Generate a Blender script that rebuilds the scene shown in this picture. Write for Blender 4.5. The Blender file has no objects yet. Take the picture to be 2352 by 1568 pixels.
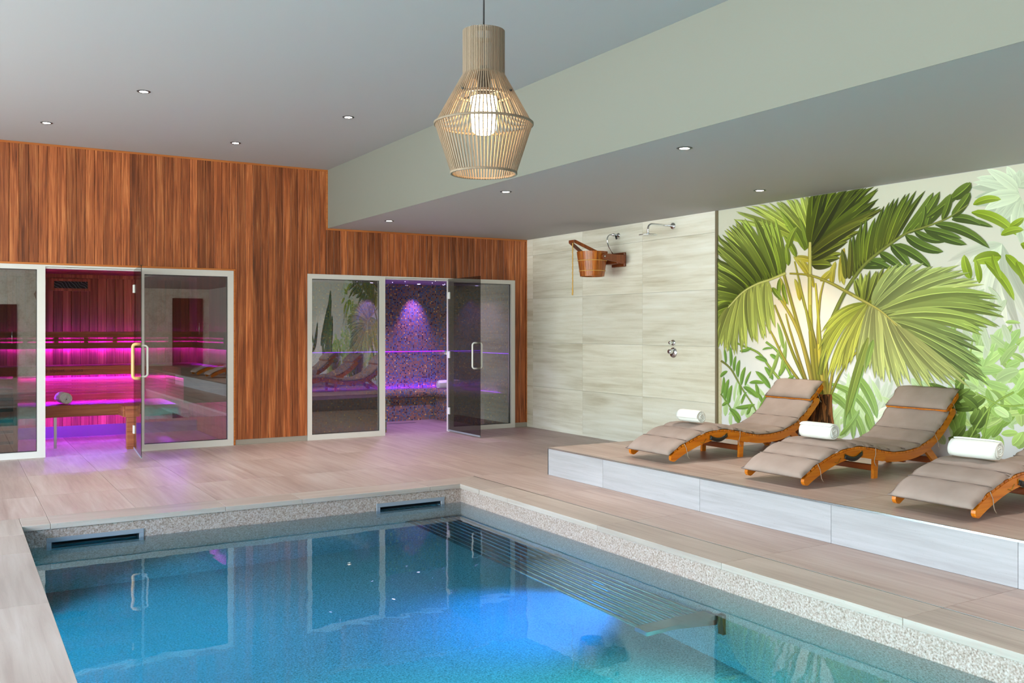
import bpy, bmesh, math, random
from mathutils import Vector, Matrix
R = random.Random(7)
sc = bpy.context.scene
COL = sc.collection
pi = math.pi

# ---------------------------------------------------------------- camera
YAW = 0.5443
cam_d = bpy.data.cameras.new('camera'); cam = bpy.data.objects.new('camera', cam_d); COL.objects.link(cam)
cam.location = (-6.8827, -10.947, 1.35)
cam.rotation_euler = (pi / 2, 0, -YAW)
cam_d.sensor_width = 36.0
cam_d.lens = 2128.474 / 2352 * 36.0
cam_d.shift_y = -(784 - 756.816) / 2352
cam_d.clip_start = 0.05; cam_d.clip_end = 200
sc.camera = cam

# ---------------------------------------------------------------- colour management, sampling quality
vs = sc.view_settings
vs.view_transform = 'Standard'; vs.look = 'None'; vs.gamma = 1.0; vs.use_curve_mapping = False
vs.exposure = 0.60
cy = sc.cycles
cy.use_denoising = True
cy.max_bounces = 9; cy.diffuse_bounces = 4; cy.glossy_bounces = 5; cy.transmission_bounces = 6; cy.transparent_max_bounces = 24
cy.sample_clamp_indirect = 6.0; cy.sample_clamp_direct = 0.0; cy.blur_glossy = 0.6
cy.caustics_refractive = True; cy.caustics_reflective = False

def s2l(c):
    return tuple(((v / 255) / 12.92 if v / 255 <= 0.04045 else ((v / 255 + 0.055) / 1.055) ** 2.4) for v in c[:3])

# ---------------------------------------------------------------- world: pale overcast sky over a lawn
wd = bpy.data.worlds.new('sky'); sc.world = wd; wd.use_nodes = True
n = wd.node_tree.nodes; l = wd.node_tree.links; n.clear()
wo = n.new('ShaderNodeOutputWorld'); bg = n.new('ShaderNodeBackground'); tc = n.new('ShaderNodeTexCoord')
sx = n.new('ShaderNodeSeparateXYZ'); rp = n.new('ShaderNodeValToRGB')
l.new(tc.outputs['Generated'], sx.inputs[0])
mr = n.new('ShaderNodeMapRange'); mr.inputs[1].default_value = -1; mr.inputs[2].default_value = 1
l.new(sx.outputs['Z'], mr.inputs[0]); l.new(mr.outputs[0], rp.inputs[0])
e = rp.color_ramp.elements
e[0].position = 0.0; e[0].color = (0.47, 0.52, 0.53, 1)
e[1].position = 1.0; e[1].color = (0.58, 0.80, 1.10, 1)
for p, c in ((0.485, (0.47, 0.52, 0.50)), (0.50, (0.32, 0.37, 0.30)), (0.57, (0.40, 0.46, 0.42)), (0.61, (0.70, 0.86, 1.06))):
    q = e.new(p); q.color = (*c, 1)
l.new(rp.outputs[0], bg.inputs['Color']); bg.inputs['Strength'].default_value = 18.5
l.new(bg.outputs[0], wo.inputs[0])

# window openings of the garden side (x = XL): the sky is sampled through them
XL, YF = -11.0, -18.6
WIN = [(-18.0 + k * 2.42 + 0.06, -18.0 + (k + 1) * 2.42 - 0.06) for k in range(7)]   # y ranges
WZ0, WZ1 = 0.08, 2.85
for a, b in WIN:
    ld = bpy.data.lights.new('window_daylight', 'AREA'); ld.shape = 'RECTANGLE'; ld.size = WZ1 - WZ0; ld.size_y = b - a
    ld.cycles.is_portal = True
    lo = bpy.data.objects.new('window_daylight', ld); COL.objects.link(lo)
    lo.location = (XL - 0.1, (a + b) / 2, (WZ0 + WZ1) / 2); lo.rotation_euler = (0, -pi / 2, 0)

# ---------------------------------------------------------------- node helpers
def mat(name):
    m = bpy.data.materials.new(name); m.use_nodes = True
    nt = m.node_tree; nt.nodes.clear()
    o = nt.nodes.new('ShaderNodeOutputMaterial')
    return m, nt, o
def N(nt, t, **kw):
    x = nt.nodes.new('ShaderNode' + t)
    for k, v in kw.items():
        if k.startswith('i_'): x.inputs[k[2:].replace('_', ' ')].default_value = v
        else: setattr(x, k, v)
    return x
def L(nt, a, b): nt.links.new(a, b)
def pbsdf(nt, o, col=None, rough=0.5, metal=0.0, spec=0.5):
    p = N(nt, 'BsdfPrincipled'); p.inputs['Roughness'].default_value = rough; p.inputs['Metallic'].default_value = metal
    p.inputs['Specular IOR Level'].default_value = spec
    if col is not None: p.inputs['Base Color'].default_value = (*col, 1)
    L(nt, p.outputs[0], o.inputs[0]); return p
def plain(name, rgb, rough=0.5, metal=0.0, spec=0.5):
    m, nt, o = mat(name); pbsdf(nt, o, s2l(rgb), rough, metal, spec); return m
def math_(nt, op, a, b=None, c=None):
    x = N(nt, 'Math', operation=op)
    for i, v in enumerate((a, b, c)):
        if v is None: continue
        if isinstance(v, (int, float)): x.inputs[i].default_value = v
        else: L(nt, v, x.inputs[i])
    return x.outputs[0]
def ramp(nt, fac, stops, interp='LINEAR'):
    r = N(nt, 'ValToRGB'); r.color_ramp.interpolation = interp
    el = r.color_ramp.elements
    while len(el) > 1: el.remove(el[-1])
    el[0].position = stops[0][0]; el[0].color = (*s2l(stops[0][1]), 1)
    for p, c in stops[1:]:
        q = el.new(p); q.color = (*s2l(c), 1)
    L(nt, fac, r.inputs[0]); return r.outputs[0]
def mixc(nt, f, a, b, mode='MIX'):
    x = N(nt, 'Mix', data_type='RGBA', blend_type=mode)
    for i, v in ((0, f), (6, a), (7, b)):
        if isinstance(v, (int, float)): x.inputs[i].default_value = v
        elif isinstance(v, tuple): x.inputs[i].default_value = (*v[:3], 1)
        else: L(nt, v, x.inputs[i])
    return x.outputs[2]
def coords(nt, scale, rnd=1.0, src='Object'):
    t = N(nt, 'TexCoord'); oi = N(nt, 'ObjectInfo')
    off = N(nt, 'CombineXYZ')
    for i, k in enumerate((37.1, 51.7, 23.3)): L(nt, math_(nt, 'MULTIPLY', oi.outputs['Random'], k * rnd), off.inputs[i])
    ad = N(nt, 'VectorMath', operation='ADD'); L(nt, t.outputs[src], ad.inputs[0]); L(nt, off.outputs[0], ad.inputs[1])
    ml = N(nt, 'VectorMath', operation='MULTIPLY'); L(nt, ad.outputs[0], ml.inputs[0]); ml.inputs[1].default_value = scale
    return ml.outputs[0], oi.outputs['Random']
def noise(nt, v, scale=1.0, detail=4, rough=0.5, dist=0.0):
    x = N(nt, 'TexNoise'); L(nt, v, x.inputs['Vector'])
    x.inputs['Scale'].default_value = scale; x.inputs['Detail'].default_value = detail
    x.inputs['Roughness'].default_value = rough; x.inputs['Distortion'].default_value = dist
    return x.outputs['Fac']
def bump(nt, h, strength, dist, p):
    b = N(nt, 'Bump'); b.inputs['Strength'].default_value = strength; b.inputs['Distance'].default_value = dist
    L(nt, h, b.inputs['Height']); L(nt, b.outputs[0], p.inputs['Normal'])

def wood(name, stops, axis='z', fine=60.0, rough=0.45, var=(0.8, 1.2), spec=0.4, stretch=0.028):
    m, nt, o = mat(name)
    sc_ = [fine] * 3; sc_['xyz'.index(axis)] = fine * stretch
    v, rnd = coords(nt, tuple(sc_))
    g = noise(nt, v, 1.0, 5, 0.55, 0.9)
    sl = [9.0] * 3; sl['xyz'.index(axis)] = 0.5
    v2, _ = coords(nt, tuple(sl)); g2 = noise(nt, v2, 1.0, 2, 0.5, 1.6)
    f = math_(nt, 'ADD', math_(nt, 'MULTIPLY', g, 0.62), math_(nt, 'MULTIPLY', g2, 0.38))
    c = ramp(nt, f, stops)
    k = math_(nt, 'MULTIPLY_ADD', rnd, var[1] - var[0], var[0])
    kk = N(nt, 'CombineXYZ')
    for i in range(3): L(nt, k, kk.inputs[i])
    c = mixc(nt, 1.0, c, kk.outputs[0], 'MULTIPLY')
    p = pbsdf(nt, o, None, rough, 0, spec); L(nt, c, p.inputs['Base Color'])
    bump(nt, g, 0.12, 0.004, p); return m

def stone(name, stops, axis='y', rough=0.42, fine=26.0, spec=0.4, b=0.06):
    m, nt, o = mat(name)
    s_ = [fine] * 3; s_['xyz'.index(axis)] = fine * 0.05
    v, rnd = coords(nt, tuple(s_)); g = noise(nt, v, 1.0, 6, 0.62, 0.5)
    s2 = [3.5] * 3; s2['xyz'.index(axis)] = 0.5
    v2, _ = coords(nt, tuple(s2)); g2 = noise(nt, v2, 1.0, 3, 0.5, 0.8)
    f = math_(nt, 'ADD', math_(nt, 'MULTIPLY', g, 0.5), math_(nt, 'MULTIPLY', g2, 0.5))
    c = ramp(nt, f, stops)
    sp = [220.0] * 3; sp['xyz'.index(axis)] = 70
    v3, _ = coords(nt, tuple(sp)); pit = noise(nt, v3, 1.0, 1)
    pits = N(nt, 'MapRange'); pits.inputs[1].default_value = 0.70; pits.inputs[2].default_value = 0.78; L(nt, pit, pits.inputs[0])
    c = mixc(nt, math_(nt, 'MULTIPLY', pits.outputs[0], 0.35), c, s2l((125, 112, 100)))
    k = math_(nt, 'MULTIPLY_ADD', rnd, 0.10, 0.95); kk = N(nt, 'CombineXYZ')
    for i in range(3): L(nt, k, kk.inputs[i])
    c = mixc(nt, 1.0, c, kk.outputs[0], 'MULTIPLY')
    p = pbsdf(nt, o, None, rough, 0, spec); L(nt, c, p.inputs['Base Color']); bump(nt, f, b, 0.004, p); return m

def glass_thin(name, tint, r0=0.05, rough=0.0):
    m, nt, o = mat(name)
    lw_ = N(nt, 'LayerWeight'); lw_.inputs['Blend'].default_value = 0.5
    f5 = math_(nt, 'POWER', lw_.outputs['Facing'], 5.0)
    fr = math_(nt, 'MULTIPLY_ADD', f5, 1.0 - r0, r0)
    t = N(nt, 'BsdfTransparent'); t.inputs[0].default_value = (*tint, 1)
    g = N(nt, 'BsdfGlossy'); g.inputs['Roughness'].default_value = rough
    mx = N(nt, 'MixShader'); L(nt, fr, mx.inputs[0]); L(nt, t.outputs[0], mx.inputs[1]); L(nt, g.outputs[0], mx.inputs[2])
    L(nt, mx.outputs[0], o.inputs[0]); return m
def emit(name, rgb_lin, strength):
    m, nt, o = mat(name); em = N(nt, 'Emission'); em.inputs[0].default_value = (*rgb_lin, 1); em.inputs[1].default_value = strength
    L(nt, em.outputs[0], o.inputs[0]); return m

M = {}
M['cladding'] = wood('cladding_wood', [(0.32, (82, 40, 20)), (0.44, (134, 69, 36)), (0.54, (164, 89, 48)), (0.66, (200, 124, 74))], 'z', 70, 0.42, (0.70, 1.30))
M['trim_wood'] = wood('trim_wood', [(0.3, (166, 88, 38)), (0.7, (204, 124, 62))], 'x', 50, 0.4, (0.9, 1.1))
M['sauna_wood'] = wood('sauna_wood', [(0.3, (112, 58, 38)), (0.5, (160, 90, 58)), (0.7, (196, 122, 82))], 'z', 50, 0.5, (0.7, 1.25))
M['bench_wood'] = wood('bench_wood', [(0.3, (120, 64, 42)), (0.5, (160, 92, 58)), (0.7, (190, 120, 76))], 'x', 50, 0.5, (0.85, 1.15))
M['bench_wood_y'] = wood('bench_wood_cross', [(0.3, (120, 64, 42)), (0.5, (160, 92, 58)), (0.7, (190, 120, 76))], 'y', 50, 0.5, (0.85, 1.15))
M['teak'] = wood('teak', [(0.3, (178, 88, 8)), (0.5, (206, 114, 14)), (0.7, (226, 140, 32))], 'x', 45, 0.32, (0.9, 1.1), 0.5)
M['teak_dark'] = wood('teak_dark', [(0.3, (108, 44, 12)), (0.7, (150, 72, 22))], 'y', 45, 0.35, (0.9, 1.1))
M['bucket_wood'] = wood('bucket_wood', [(0.3, (128, 58, 12)), (0.5, (170, 88, 20)), (0.7, (206, 124, 40))], 'z', 50, 0.28, (0.75, 1.25), 0.5)
M['bracket_wood'] = wood('bracket_wood', [(0.3, (96, 40, 14)), (0.7, (150, 76, 26))], 'z', 50, 0.3, (0.9, 1.1), 0.5)
M['dark_door'] = wood('dark_door_wood', [(0.3, (48, 30, 22)), (0.7, (84, 54, 38))], 'z', 40, 0.4, (0.9, 1.1))
M['floor_tile'] = stone('floor_tile', [(0.32, (150, 126, 117)), (0.5, (174, 152, 143)), (0.68, (190, 173, 166))], 'y', 0.42)
M['wall_tile'] = stone('shower_wall_tile', [(0.32, (200, 190, 170)), (0.5, (230, 224, 211)), (0.68, (244, 241, 234))], 'y', 0.4, 22)
M['riser_tile'] = stone('riser_tile', [(0.30, (154, 151, 155)), (0.5, (172, 170, 176)), (0.70, (186, 184, 190))], 'y', 0.4, 30)
M['coping'] = stone('coping_stone', [(0.30, (152, 134, 124)), (0.5, (174, 158, 148)), (0.7, (190, 176, 168))], 'y', 0.4)
M['coping_x'] = stone('coping_stone_cross', [(0.30, (152, 134, 124)), (0.5, (174, 158, 148)), (0.7, (190, 176, 168))], 'x', 0.4)
M['grout'] = plain('grout', (120, 106, 96), 0.8)
M['paint'] = plain('white_paint', (174, 173, 173), 0.7)
M['sage'] = plain('ceiling_paint_darkened', (130, 129, 120), 0.7)  # ceiling paint darkened on the step face to offset direct window light
M['alu'] = plain('light_aluminium', (222, 218, 214), 0.38, 0.15)
M['plinth_dark'] = plain('dark_skirting', (104, 100, 102), 0.4)
M['plinth'] = plain('plinth_metal', (166, 156, 146), 0.4, 0.2)
M['chrome'] = plain('chrome', (225, 228, 230), 0.06, 1.0)
M['steel'] = plain('brushed_steel', (200, 204, 206), 0.22, 1.0)
M['bench_steel'] = plain('pool_bench_steel', (170, 174, 174), 0.2, 1.0)
M['steel_white'] = plain('white_coated_steel', (240, 240, 238), 0.25, 0.0)
M['bronze'] = plain('bronze_profile', (146, 134, 112), 0.35, 0.5)
M['black'] = plain('black_plastic', (22, 22, 24), 0.4)
M['dark_void'] = plain('skimmer_dark', (20, 34, 44), 0.5)
M['skimmer'] = plain('grey_plastic', (138, 142, 150), 0.4)
M['brass'] = plain('brass', (196, 160, 84), 0.25, 1.0)
M['cord'] = plain('grey_cord', (170, 150, 134), 0.8)
M['seam'] = plain('seam_thread', (112, 96, 90), 0.9)
M['rope'] = plain('straw_rope', (214, 168, 92), 0.85)
M['handle_wood'] = wood('pale_handle_wood', [(0.3, (226, 172, 110)), (0.7, (240, 196, 138))], 'z', 60, 0.45, (0.95, 1.05))
M['lamp_wood'] = wood('pale_lamp_wood', [(0.3, (112, 97, 82)), (0.7, (142, 124, 106))], 'z', 80, 0.55, (0.9, 1.1))
M['tinted'] = glass_thin('tinted_glass', (0.63, 0.61, 0.58), 0.22)
M['door_glass'] = glass_thin('smoked_door_glass', (0.52, 0.51, 0.49), 0.05)
M['clear'] = glass_thin('window_glass', (0.97, 0.98, 0.97), 0.03)
M['frame_dark'] = plain('anthracite_frame', (70, 72, 74), 0.4, 0.3)
M['led_pink'] = emit('magenta_led', (0.24, 0.006, 1.0), 150)
M['led_pink2'] = emit('magenta_led_bright', (0.25, 0.012, 1.0), 460)
M['led_violet'] = emit('violet_white_led', (0.34, 0.14, 1.0), 70)
M['led_blue'] = emit('blue_violet_led', (0.22, 0.008, 1.0), 4.5)
M['led_bench'] = emit('violet_bench_led', (0.26, 0.01, 1.0), 22)
M['down'] = emit('downlight_lens', (1.0, 0.90, 0.78), 30)
M['bulb'] = emit('warm_bulb', (1.0, 0.68, 0.36), 32)
M['pool_led'] = emit('pool_lamp_lens', (0.05, 0.45, 1.0), 0.8)
M['star'] = emit('star_light', (0.55, 0.45, 1.0), 14)

def fabric():
    m, nt, o = mat('taupe_fabric'); v, _ = coords(nt, (1, 1, 1), 0)
    g = noise(nt, v, 5.0, 3); c = ramp(nt, g, [(0.3, (152, 134, 127)), (0.7, (167, 148, 141))])
    p = pbsdf(nt, o, None, 0.85, 0, 0.2); L(nt, c, p.inputs['Base Color'])
    bump(nt, noise(nt, v, 700, 1), 0.06, 0.001, p); return m
M['fabric'] = fabric()
def terry():
    m, nt, o = mat('white_terry'); v, _ = coords(nt, (1, 1, 1), 0)
    p = pbsdf(nt, o, s2l((242, 242, 240)), 0.95, 0, 0.1); bump(nt, noise(nt, v, 260, 3), 0.5, 0.004, p); return m
M['terry'] = terry()
def pebble():
    m, nt, o = mat('pebble_pool_lining'); t = N(nt, 'TexCoord')
    a = noise(nt, t.outputs['Object'], 95, 5, 0.65); b = noise(nt, t.outputs['Object'], 6, 3)
    c = ramp(nt, a, [(0.30, (92, 74, 66)), (0.46, (160, 138, 127)), (0.62, (188, 170, 164)), (0.74, (206, 194, 191))])
    c = mixc(nt, math_(nt, 'MULTIPLY', b, 0.2), c, s2l((168, 150, 134)))
    p = pbsdf(nt, o, None, 0.7, 0, 0.2); L(nt, c, p.inputs['Base Color']); bump(nt, a, 0.3, 0.006, p); return m
M['pebble'] = pebble()
def mosaic():
    m, nt, o = mat('gold_blue_mosaic'); t = N(nt, 'TexCoord')
    ml = N(nt, 'VectorMath', operation='MULTIPLY'); L(nt, t.outputs['UV'], ml.inputs[0]); ml.inputs[1].default_value = (1 / 0.0222, 1 / 0.0222, 1)
    fl = N(nt, 'VectorMath', operation='FLOOR'); L(nt, ml.outputs[0], fl.inputs[0])
    fr = N(nt, 'VectorMath', operation='FRACTION'); L(nt, ml.outputs[0], fr.inputs[0])
    w = N(nt, 'TexWhiteNoise', noise_dimensions='2D'); L(nt, fl.outputs[0], w.inputs['Vector'])
    cl = noise(nt, fl.outputs[0], 0.13, 2)
    f = math_(nt, 'ADD', math_(nt, 'MULTIPLY', w.outputs['Value'], 0.8), math_(nt, 'MULTIPLY', cl, 0.35))
    c = ramp(nt, f, [(0.0, (50, 40, 40)), (0.04, (110, 98, 94)), (0.24, (116, 138, 162)), (0.38, (180, 144, 114)), (0.5, (134, 160, 168)), (0.62, (196, 152, 112)), (0.75, (156, 144, 120)), (0.9, (190, 160, 134))], 'CONSTANT')
    w2 = N(nt, 'TexWhiteNoise', noise_dimensions='3D')
    ad = N(nt, 'VectorMath', operation='ADD'); L(nt, fl.outputs[0], ad.inputs[0]); ad.inputs[1].default_value = (3.3, 7.7, 5.1); L(nt, ad.outputs[0], w2.inputs['Vector'])
    gold = math_(nt, 'GREATER_THAN', w2.outputs['Value'], 0.972)
    c = mixc(nt, gold, c, s2l((255, 228, 130)))
    sp = N(nt, 'SeparateXYZ'); L(nt, fr.outputs[0], sp.inputs[0])
    ex = math_(nt, 'ABSOLUTE', math_(nt, 'SUBTRACT', sp.outputs[0], 0.5)); ey = math_(nt, 'ABSOLUTE', math_(nt, 'SUBTRACT', sp.outputs[1], 0.5))
    gr = math_(nt, 'GREATER_THAN', math_(nt, 'MAXIMUM', ex, ey), 0.42)
    c = mixc(nt, gr, c, s2l((40, 34, 36)))
    p = pbsdf(nt, o, None, 0.14, 0, 0.8); L(nt, c, p.inputs['Base Color'])
    L(nt, math_(nt, 'MULTIPLY_ADD', gr, 0.6, 0.12), p.inputs['Roughness'])
    L(nt, math_(nt, 'MULTIPLY', math_(nt, 'SUBTRACT', 1.0, gr), 0.12), p.inputs['Metallic'])
    b = N(nt, 'Bump'); b.inputs['Strength'].default_value = 0.4; b.inputs['Distance'].default_value = 0.002
    L(nt, math_(nt, 'SUBTRACT', w.outputs['Value'], math_(nt, 'MULTIPLY', gr, 2.0)), b.inputs['Height']); L(nt, b.outputs[0], p.inputs['Normal'])
    return m
M['mosaic'] = mosaic()
def water():
    m, nt, o = mat('pool_water')
    g = N(nt, 'BsdfGlass'); g.inputs['Roughness'].default_value = 0.0; g.inputs['IOR'].default_value = 1.333
    t = N(nt, 'TexCoord'); h = noise(nt, t.outputs['Object'], 3.2, 2, 0.5)
    b = N(nt, 'Bump'); b.inputs['Strength'].default_value = 0.06; b.inputs['Distance'].default_value = 0.02
    L(nt, h, b.inputs['Height']); L(nt, b.outputs[0], g.inputs['Normal']); L(nt, g.outputs[0], o.inputs['Surface'])
    v = N(nt, 'VolumeAbsorption'); v.inputs['Color'].default_value = (0.03, 0.82, 0.95, 1); v.inputs['Density'].default_value = 0.62
    L(nt, v.outputs[0], o.inputs['Volume']); return m
M['water'] = water()
def printed():
    m, nt, o = mat('mural_print'); a = N(nt, 'VertexColor', layer_name='Col')
    p = pbsdf(nt, o, None, 0.6, 0, 0.25); L(nt, a.outputs[0], p.inputs['Base Color']); return m
M['print'] = printed()
def vent_mesh():
    m, nt, o = mat('black_woven_panel'); t = N(nt, 'TexCoord')
    w = N(nt, 'TexWave', bands_direction='DIAGONAL'); L(nt, t.outputs['Object'], w.inputs['Vector']); w.inputs['Scale'].default_value = 14; w.inputs['Distortion'].default_value = 5; w.inputs['Detail'].default_value = 0
    c = ramp(nt, w.outputs['Fac'], [(0.0, (14, 16, 20)), (0.90, (20, 24, 30)), (0.97, (120, 124, 130))])
    p = pbsdf(nt, o, None, 0.5); L(nt, c, p.inputs['Base Color']); return m
M['vent_mesh'] = vent_mesh()

# ---------------------------------------------------------------- mesh helpers
class MB:
    def __init__(s): s.v = []; s.f = []; s.c = []; s.sm = []
    def add(s, vs, fs, smooth=False):
        b = len(s.v); s.v += [tuple(p) for p in vs]; s.f += [tuple(i + b for i in f) for f in fs]; s.sm += [smooth] * len(fs); return s
    def box(s, x0, x1, y0, y1, z0, z1):
        x0, x1 = sorted((x0, x1)); y0, y1 = sorted((y0, y1)); z0, z1 = sorted((z0, z1))
        return s.add([(x0, y0, z0), (x1, y0, z0), (x1, y1, z0), (x0, y1, z0), (x0, y0, z1), (x1, y0, z1), (x1, y1, z1), (x0, y1, z1)],
                     [(0, 3, 2, 1), (4, 5, 6, 7), (0, 1, 5, 4), (1, 2, 6, 5), (2, 3, 7, 6), (3, 0, 4, 7)])
    def obox(s, c, ax, ay, az, hx, hy, hz):
        c = Vector(c); X, Y, Z = Vector(ax) * hx, Vector(ay) * hy, Vector(az) * hz
        P = [c + a * X + b * Y + d * Z for d in (-1, 1) for b in (-1, 1) for a in (-1, 1)]
        return s.add(P, [(0, 2, 3, 1), (4, 5, 7, 6), (0, 1, 5, 4), (1, 3, 7, 5), (3, 2, 6, 7), (2, 0, 4, 6)])
    def tube(s, pts, r, k=8, closed=False, caps=True, flat=1.0):
        pts = [Vector(p) for p in pts]; n = len(pts); vs = []; rs = r if isinstance(r, (list, tuple)) else [r] * n
        up = None
        for i in range(n):
            a = pts[(i - 1) % n] if (closed or i > 0) else pts[i]; b = pts[(i + 1) % n] if (closed or i < n - 1) else pts[i]
            t = (b - a).normalized()
            if up is None:
                up = Vector((0, 0, 1)) if abs(t.z) < 0.9 else Vector((1, 0, 0))
            u = (up - t * up.dot(t)).normalized(); w = t.cross(u); up = u
            for j in range(k):
                q = 2 * pi * j / k; vs.append(pts[i] + (u * math.cos(q) + w * math.sin(q) * flat) * rs[i])
        fs = []
        m = n if closed else n - 1
        for i in range(m):
            for j in range(k):
                a = i * k + j; b = i * k + (j + 1) % k; c = ((i + 1) % n) * k + (j + 1) % k; d = ((i + 1) % n) * k + j
                fs.append((a, b, c, d))
        s.add(vs, fs, True)
        if caps and not closed:
            b0 = len(s.v) - n * k
            s.f.append(tuple(b0 + j for j in reversed(range(k)))); s.f.append(tuple(b0 + (n - 1) * k + j for j in range(k))); s.sm += [False, False]
        return s
    def lathe(s, prof, k=32, c=(0, 0, 0), axis='z', closed=False):
        vs = []; fs = []; n = len(prof)
        for r, h in prof:
            for j in range(k):
                q = 2 * pi * j / k; a, b = r * math.cos(q), r * math.sin(q)
                p = {'z': (a, b, h), 'x': (h, a, b), 'y': (a, h, b)}[axis]
                vs.append((p[0] + c[0], p[1] + c[1], p[2] + c[2]))
        for i in range(n if closed else n - 1):
            for j in range(k):
                fs.append((i * k + j, i * k + (j + 1) % k, ((i + 1) % n) * k + (j + 1) % k, ((i + 1) % n) * k + j))
        return s.add(vs, fs, True)
    def prism(s, poly, d0, d1, axis='y'):
        # poly: list of (a, b) in the plane, extruded along axis from d0 to d1
        def P(a, b, d): return {'y': (a, d, b), 'x': (d, a, b), 'z': (a, b, d)}[axis]
        n = len(poly); vs = [P(a, b, d0) for a, b in poly] + [P(a, b, d1) for a, b in poly]
        fs = [tuple(range(n)), tuple(range(2 * n - 1, n - 1, -1))] + [(i, i + n, (i + 1) % n + n, (i + 1) % n) for i in range(n)]
        return s.add(vs, fs)
    def build(s, name, m=None, parent=None, bevel=0.0, smooth=None):
        me = bpy.data.meshes.new(name); me.from_pydata(s.v, [], s.f)
        for i, p in enumerate(me.polygons): p.use_smooth = s.sm[i] if smooth is None else smooth
        bm = bmesh.new(); bm.from_mesh(me)
        if bevel > 0:
            bmesh.ops.bevel(bm, geom=list(bm.edges), offset=bevel, segments=1, affect='EDGES', profile=0.5)
        bmesh.ops.recalc_face_normals(bm, faces=bm.faces)
        uv = bm.loops.layers.uv.new('UVMap'); bm.normal_update()
        for f in bm.faces:
            nx, ny, nz = (abs(q) for q in f.normal)
            for lp in f.loops:
                x, y, z = lp.vert.co
                lp[uv].uv = (y, z) if nx >= ny and nx >= nz else ((x, z) if ny >= nz else (x, y))
        bm.to_mesh(me); bm.free()
        return link(name, me, m, parent)
def link(name, me, m=None, parent=None):
    o = bpy.data.objects.new(name, me); COL.objects.link(o)
    if m is not None and me is not None and not me.materials: me.materials.append(M[m] if isinstance(m, str) else m)
    if parent is not None: o.parent = parent
    return o
def tag(o, label, cat, group=None, kind=None):
    o['label'] = label; o['category'] = cat
    if group: o['group'] = group
    if kind: o['kind'] = kind
    return o
def thing(name, label, cat, loc=(0, 0, 0), rz=0.0, group=None, kind=None):
    o = bpy.data.objects.new(name, None); COL.objects.link(o); o.empty_display_size = 0.1
    o.location = loc; o.rotation_euler = (0, 0, rz); return tag(o, label, cat, group, kind)
def copy_tree(o, parent=None):
    c = o.copy(); COL.objects.link(c); c.parent = parent
    for ch in o.children: copy_tree(ch, c)
    return c
def box(name, m, parent, x0, x1, y0, y1, z0, z1, bevel=0.0):
    return MB().box(x0, x1, y0, y1, z0, z1).build(name, m, parent, bevel)
def arc(c, r, a0, a1, n, plane='xz', fix=0.0):
    out = []
    for i in range(n + 1):
        a = a0 + (a1 - a0) * i / n; p, q = c[0] + r * math.cos(a), c[1] + r * math.sin(a)
        out.append({'xz': (p, fix, q), 'yz': (fix, p, q), 'xy': (p, q, fix)}[plane])
    return out
# ================================================================ dimensions
H1, H2, XB = 3.316, 2.5986, -2.909         # ceiling, lowered ceiling, bulkhead face
XC, YC, XO, YO, XLP = -3.070, -3.769, -2.762, -3.459, -6.467   # pool edges
XP, YP, HP = -2.124, -3.728, 0.2532        # platform
YN = -11.5                                  # near pool end
WZ = -0.16                                  # water level
ZP = -1.36                                  # pool floor
SX0, SX1, SZ = -7.30, -4.062, 2.036         # sauna front opening
TX0, TX1, TZ = -3.170, -0.214, 2.030        # steam room front opening
SYB, TYB = 1.91, 2.10                       # back walls of sauna and steam room

# ================================================================ floor
fl = MB()
for a in ((XL, XLP - 0.30, YF, 0), (XLP - 0.30, 0, YO + 0.0, 0), (XO, 0, YF, YO), (XLP - 0.30, XO, YF, YN - 0.31), (SX0, SX1 + 0.02, 0, SYB), (TX0, TX1 + 0.02, 0, TYB)):
    fl.box(a[0], a[1], a[2], a[3], -0.30, -0.004)
floor = tag(fl.build('floor', 'grout'), 'beige travertine look floor tiles around the pool', 'floor', kind='structure')
def tiles(parent, xs, ys, z, m='floor_tile', t=0.01, gap=0.0026, name='floor_tile'):
    for i in range(len(xs) - 1):
        for j in range(len(ys) - 1):
            MB().box(xs[i] + gap / 2, xs[i + 1] - gap / 2, ys[j] + gap / 2, ys[j + 1] - gap / 2, z - t, z).build(name, m, parent)
def joints(a, b, origin, step):
    k0 = math.ceil((a - origin) / step - 1e-6); out = [a]
    k = k0
    while origin + k * step < b - 1e-6:
        if origin + k * step > a + 0.05 and origin + k * step < b - 0.05: out.append(origin + k * step)
        k += 1
    return out + [b]
JX, JY = -6.289, -3.735
tiles(floor, joints(XL, 0, JX, 0.604), joints(YO, 0, JY, 1.204), 0)
tiles(floor, joints(SX0, SX1, JX, 0.604), joints(0, SYB, JY, 1.204), 0)
tiles(floor, joints(TX0, TX1, JX, 0.604), joints(0, TYB, JY, 1.204), 0)
tiles(floor, [XO, XP], joints(-13.0, YO, -8.18, 1.2), 0)
tiles(floor, joints(XP, 0, JX, 0.604), [YP, YO], 0)
tiles(floor, joints(XL, XLP - 0.307, JX - 0.07, 0.604), joints(-13.0, YO, -4.625, 1.21), 0)
tiles(floor, [XLP - 0.307, XO], [-13.0, YN - 0.307], 0)
tiles(floor, [XL, XP], [YF, -13.0], 0)
# thin metal expansion joint between coping and deck
box('joint_profile', 'steel', floor, XO - 0.004, XO + 0.004, -13.0, YO, -0.008, 0.0012)
# shower floor drain
dr = thing('shower_drain', 'slim steel linear drain in the floor under the shower bucket', 'drain', (-0.10, -2.05, 0))
MB().box(-0.055, 0.055, -0.42, 0.42, -0.008, 0.0015).build('drain_frame', 'steel', dr)
MB().box(-0.040, 0.040, -0.40, 0.40, 0.0, 0.003).build('drain_cover', 'floor_tile', dr)
dr2 = thing('steam_drain', 'dark linear drain in the violet steam room floor', 'drain', (-1.40, 1.32, 0))
MB().box(-0.45, 0.30, -0.03, 0.03, -0.004, 0.0015).build('drain_frame', 'frame_dark', dr2)

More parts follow.
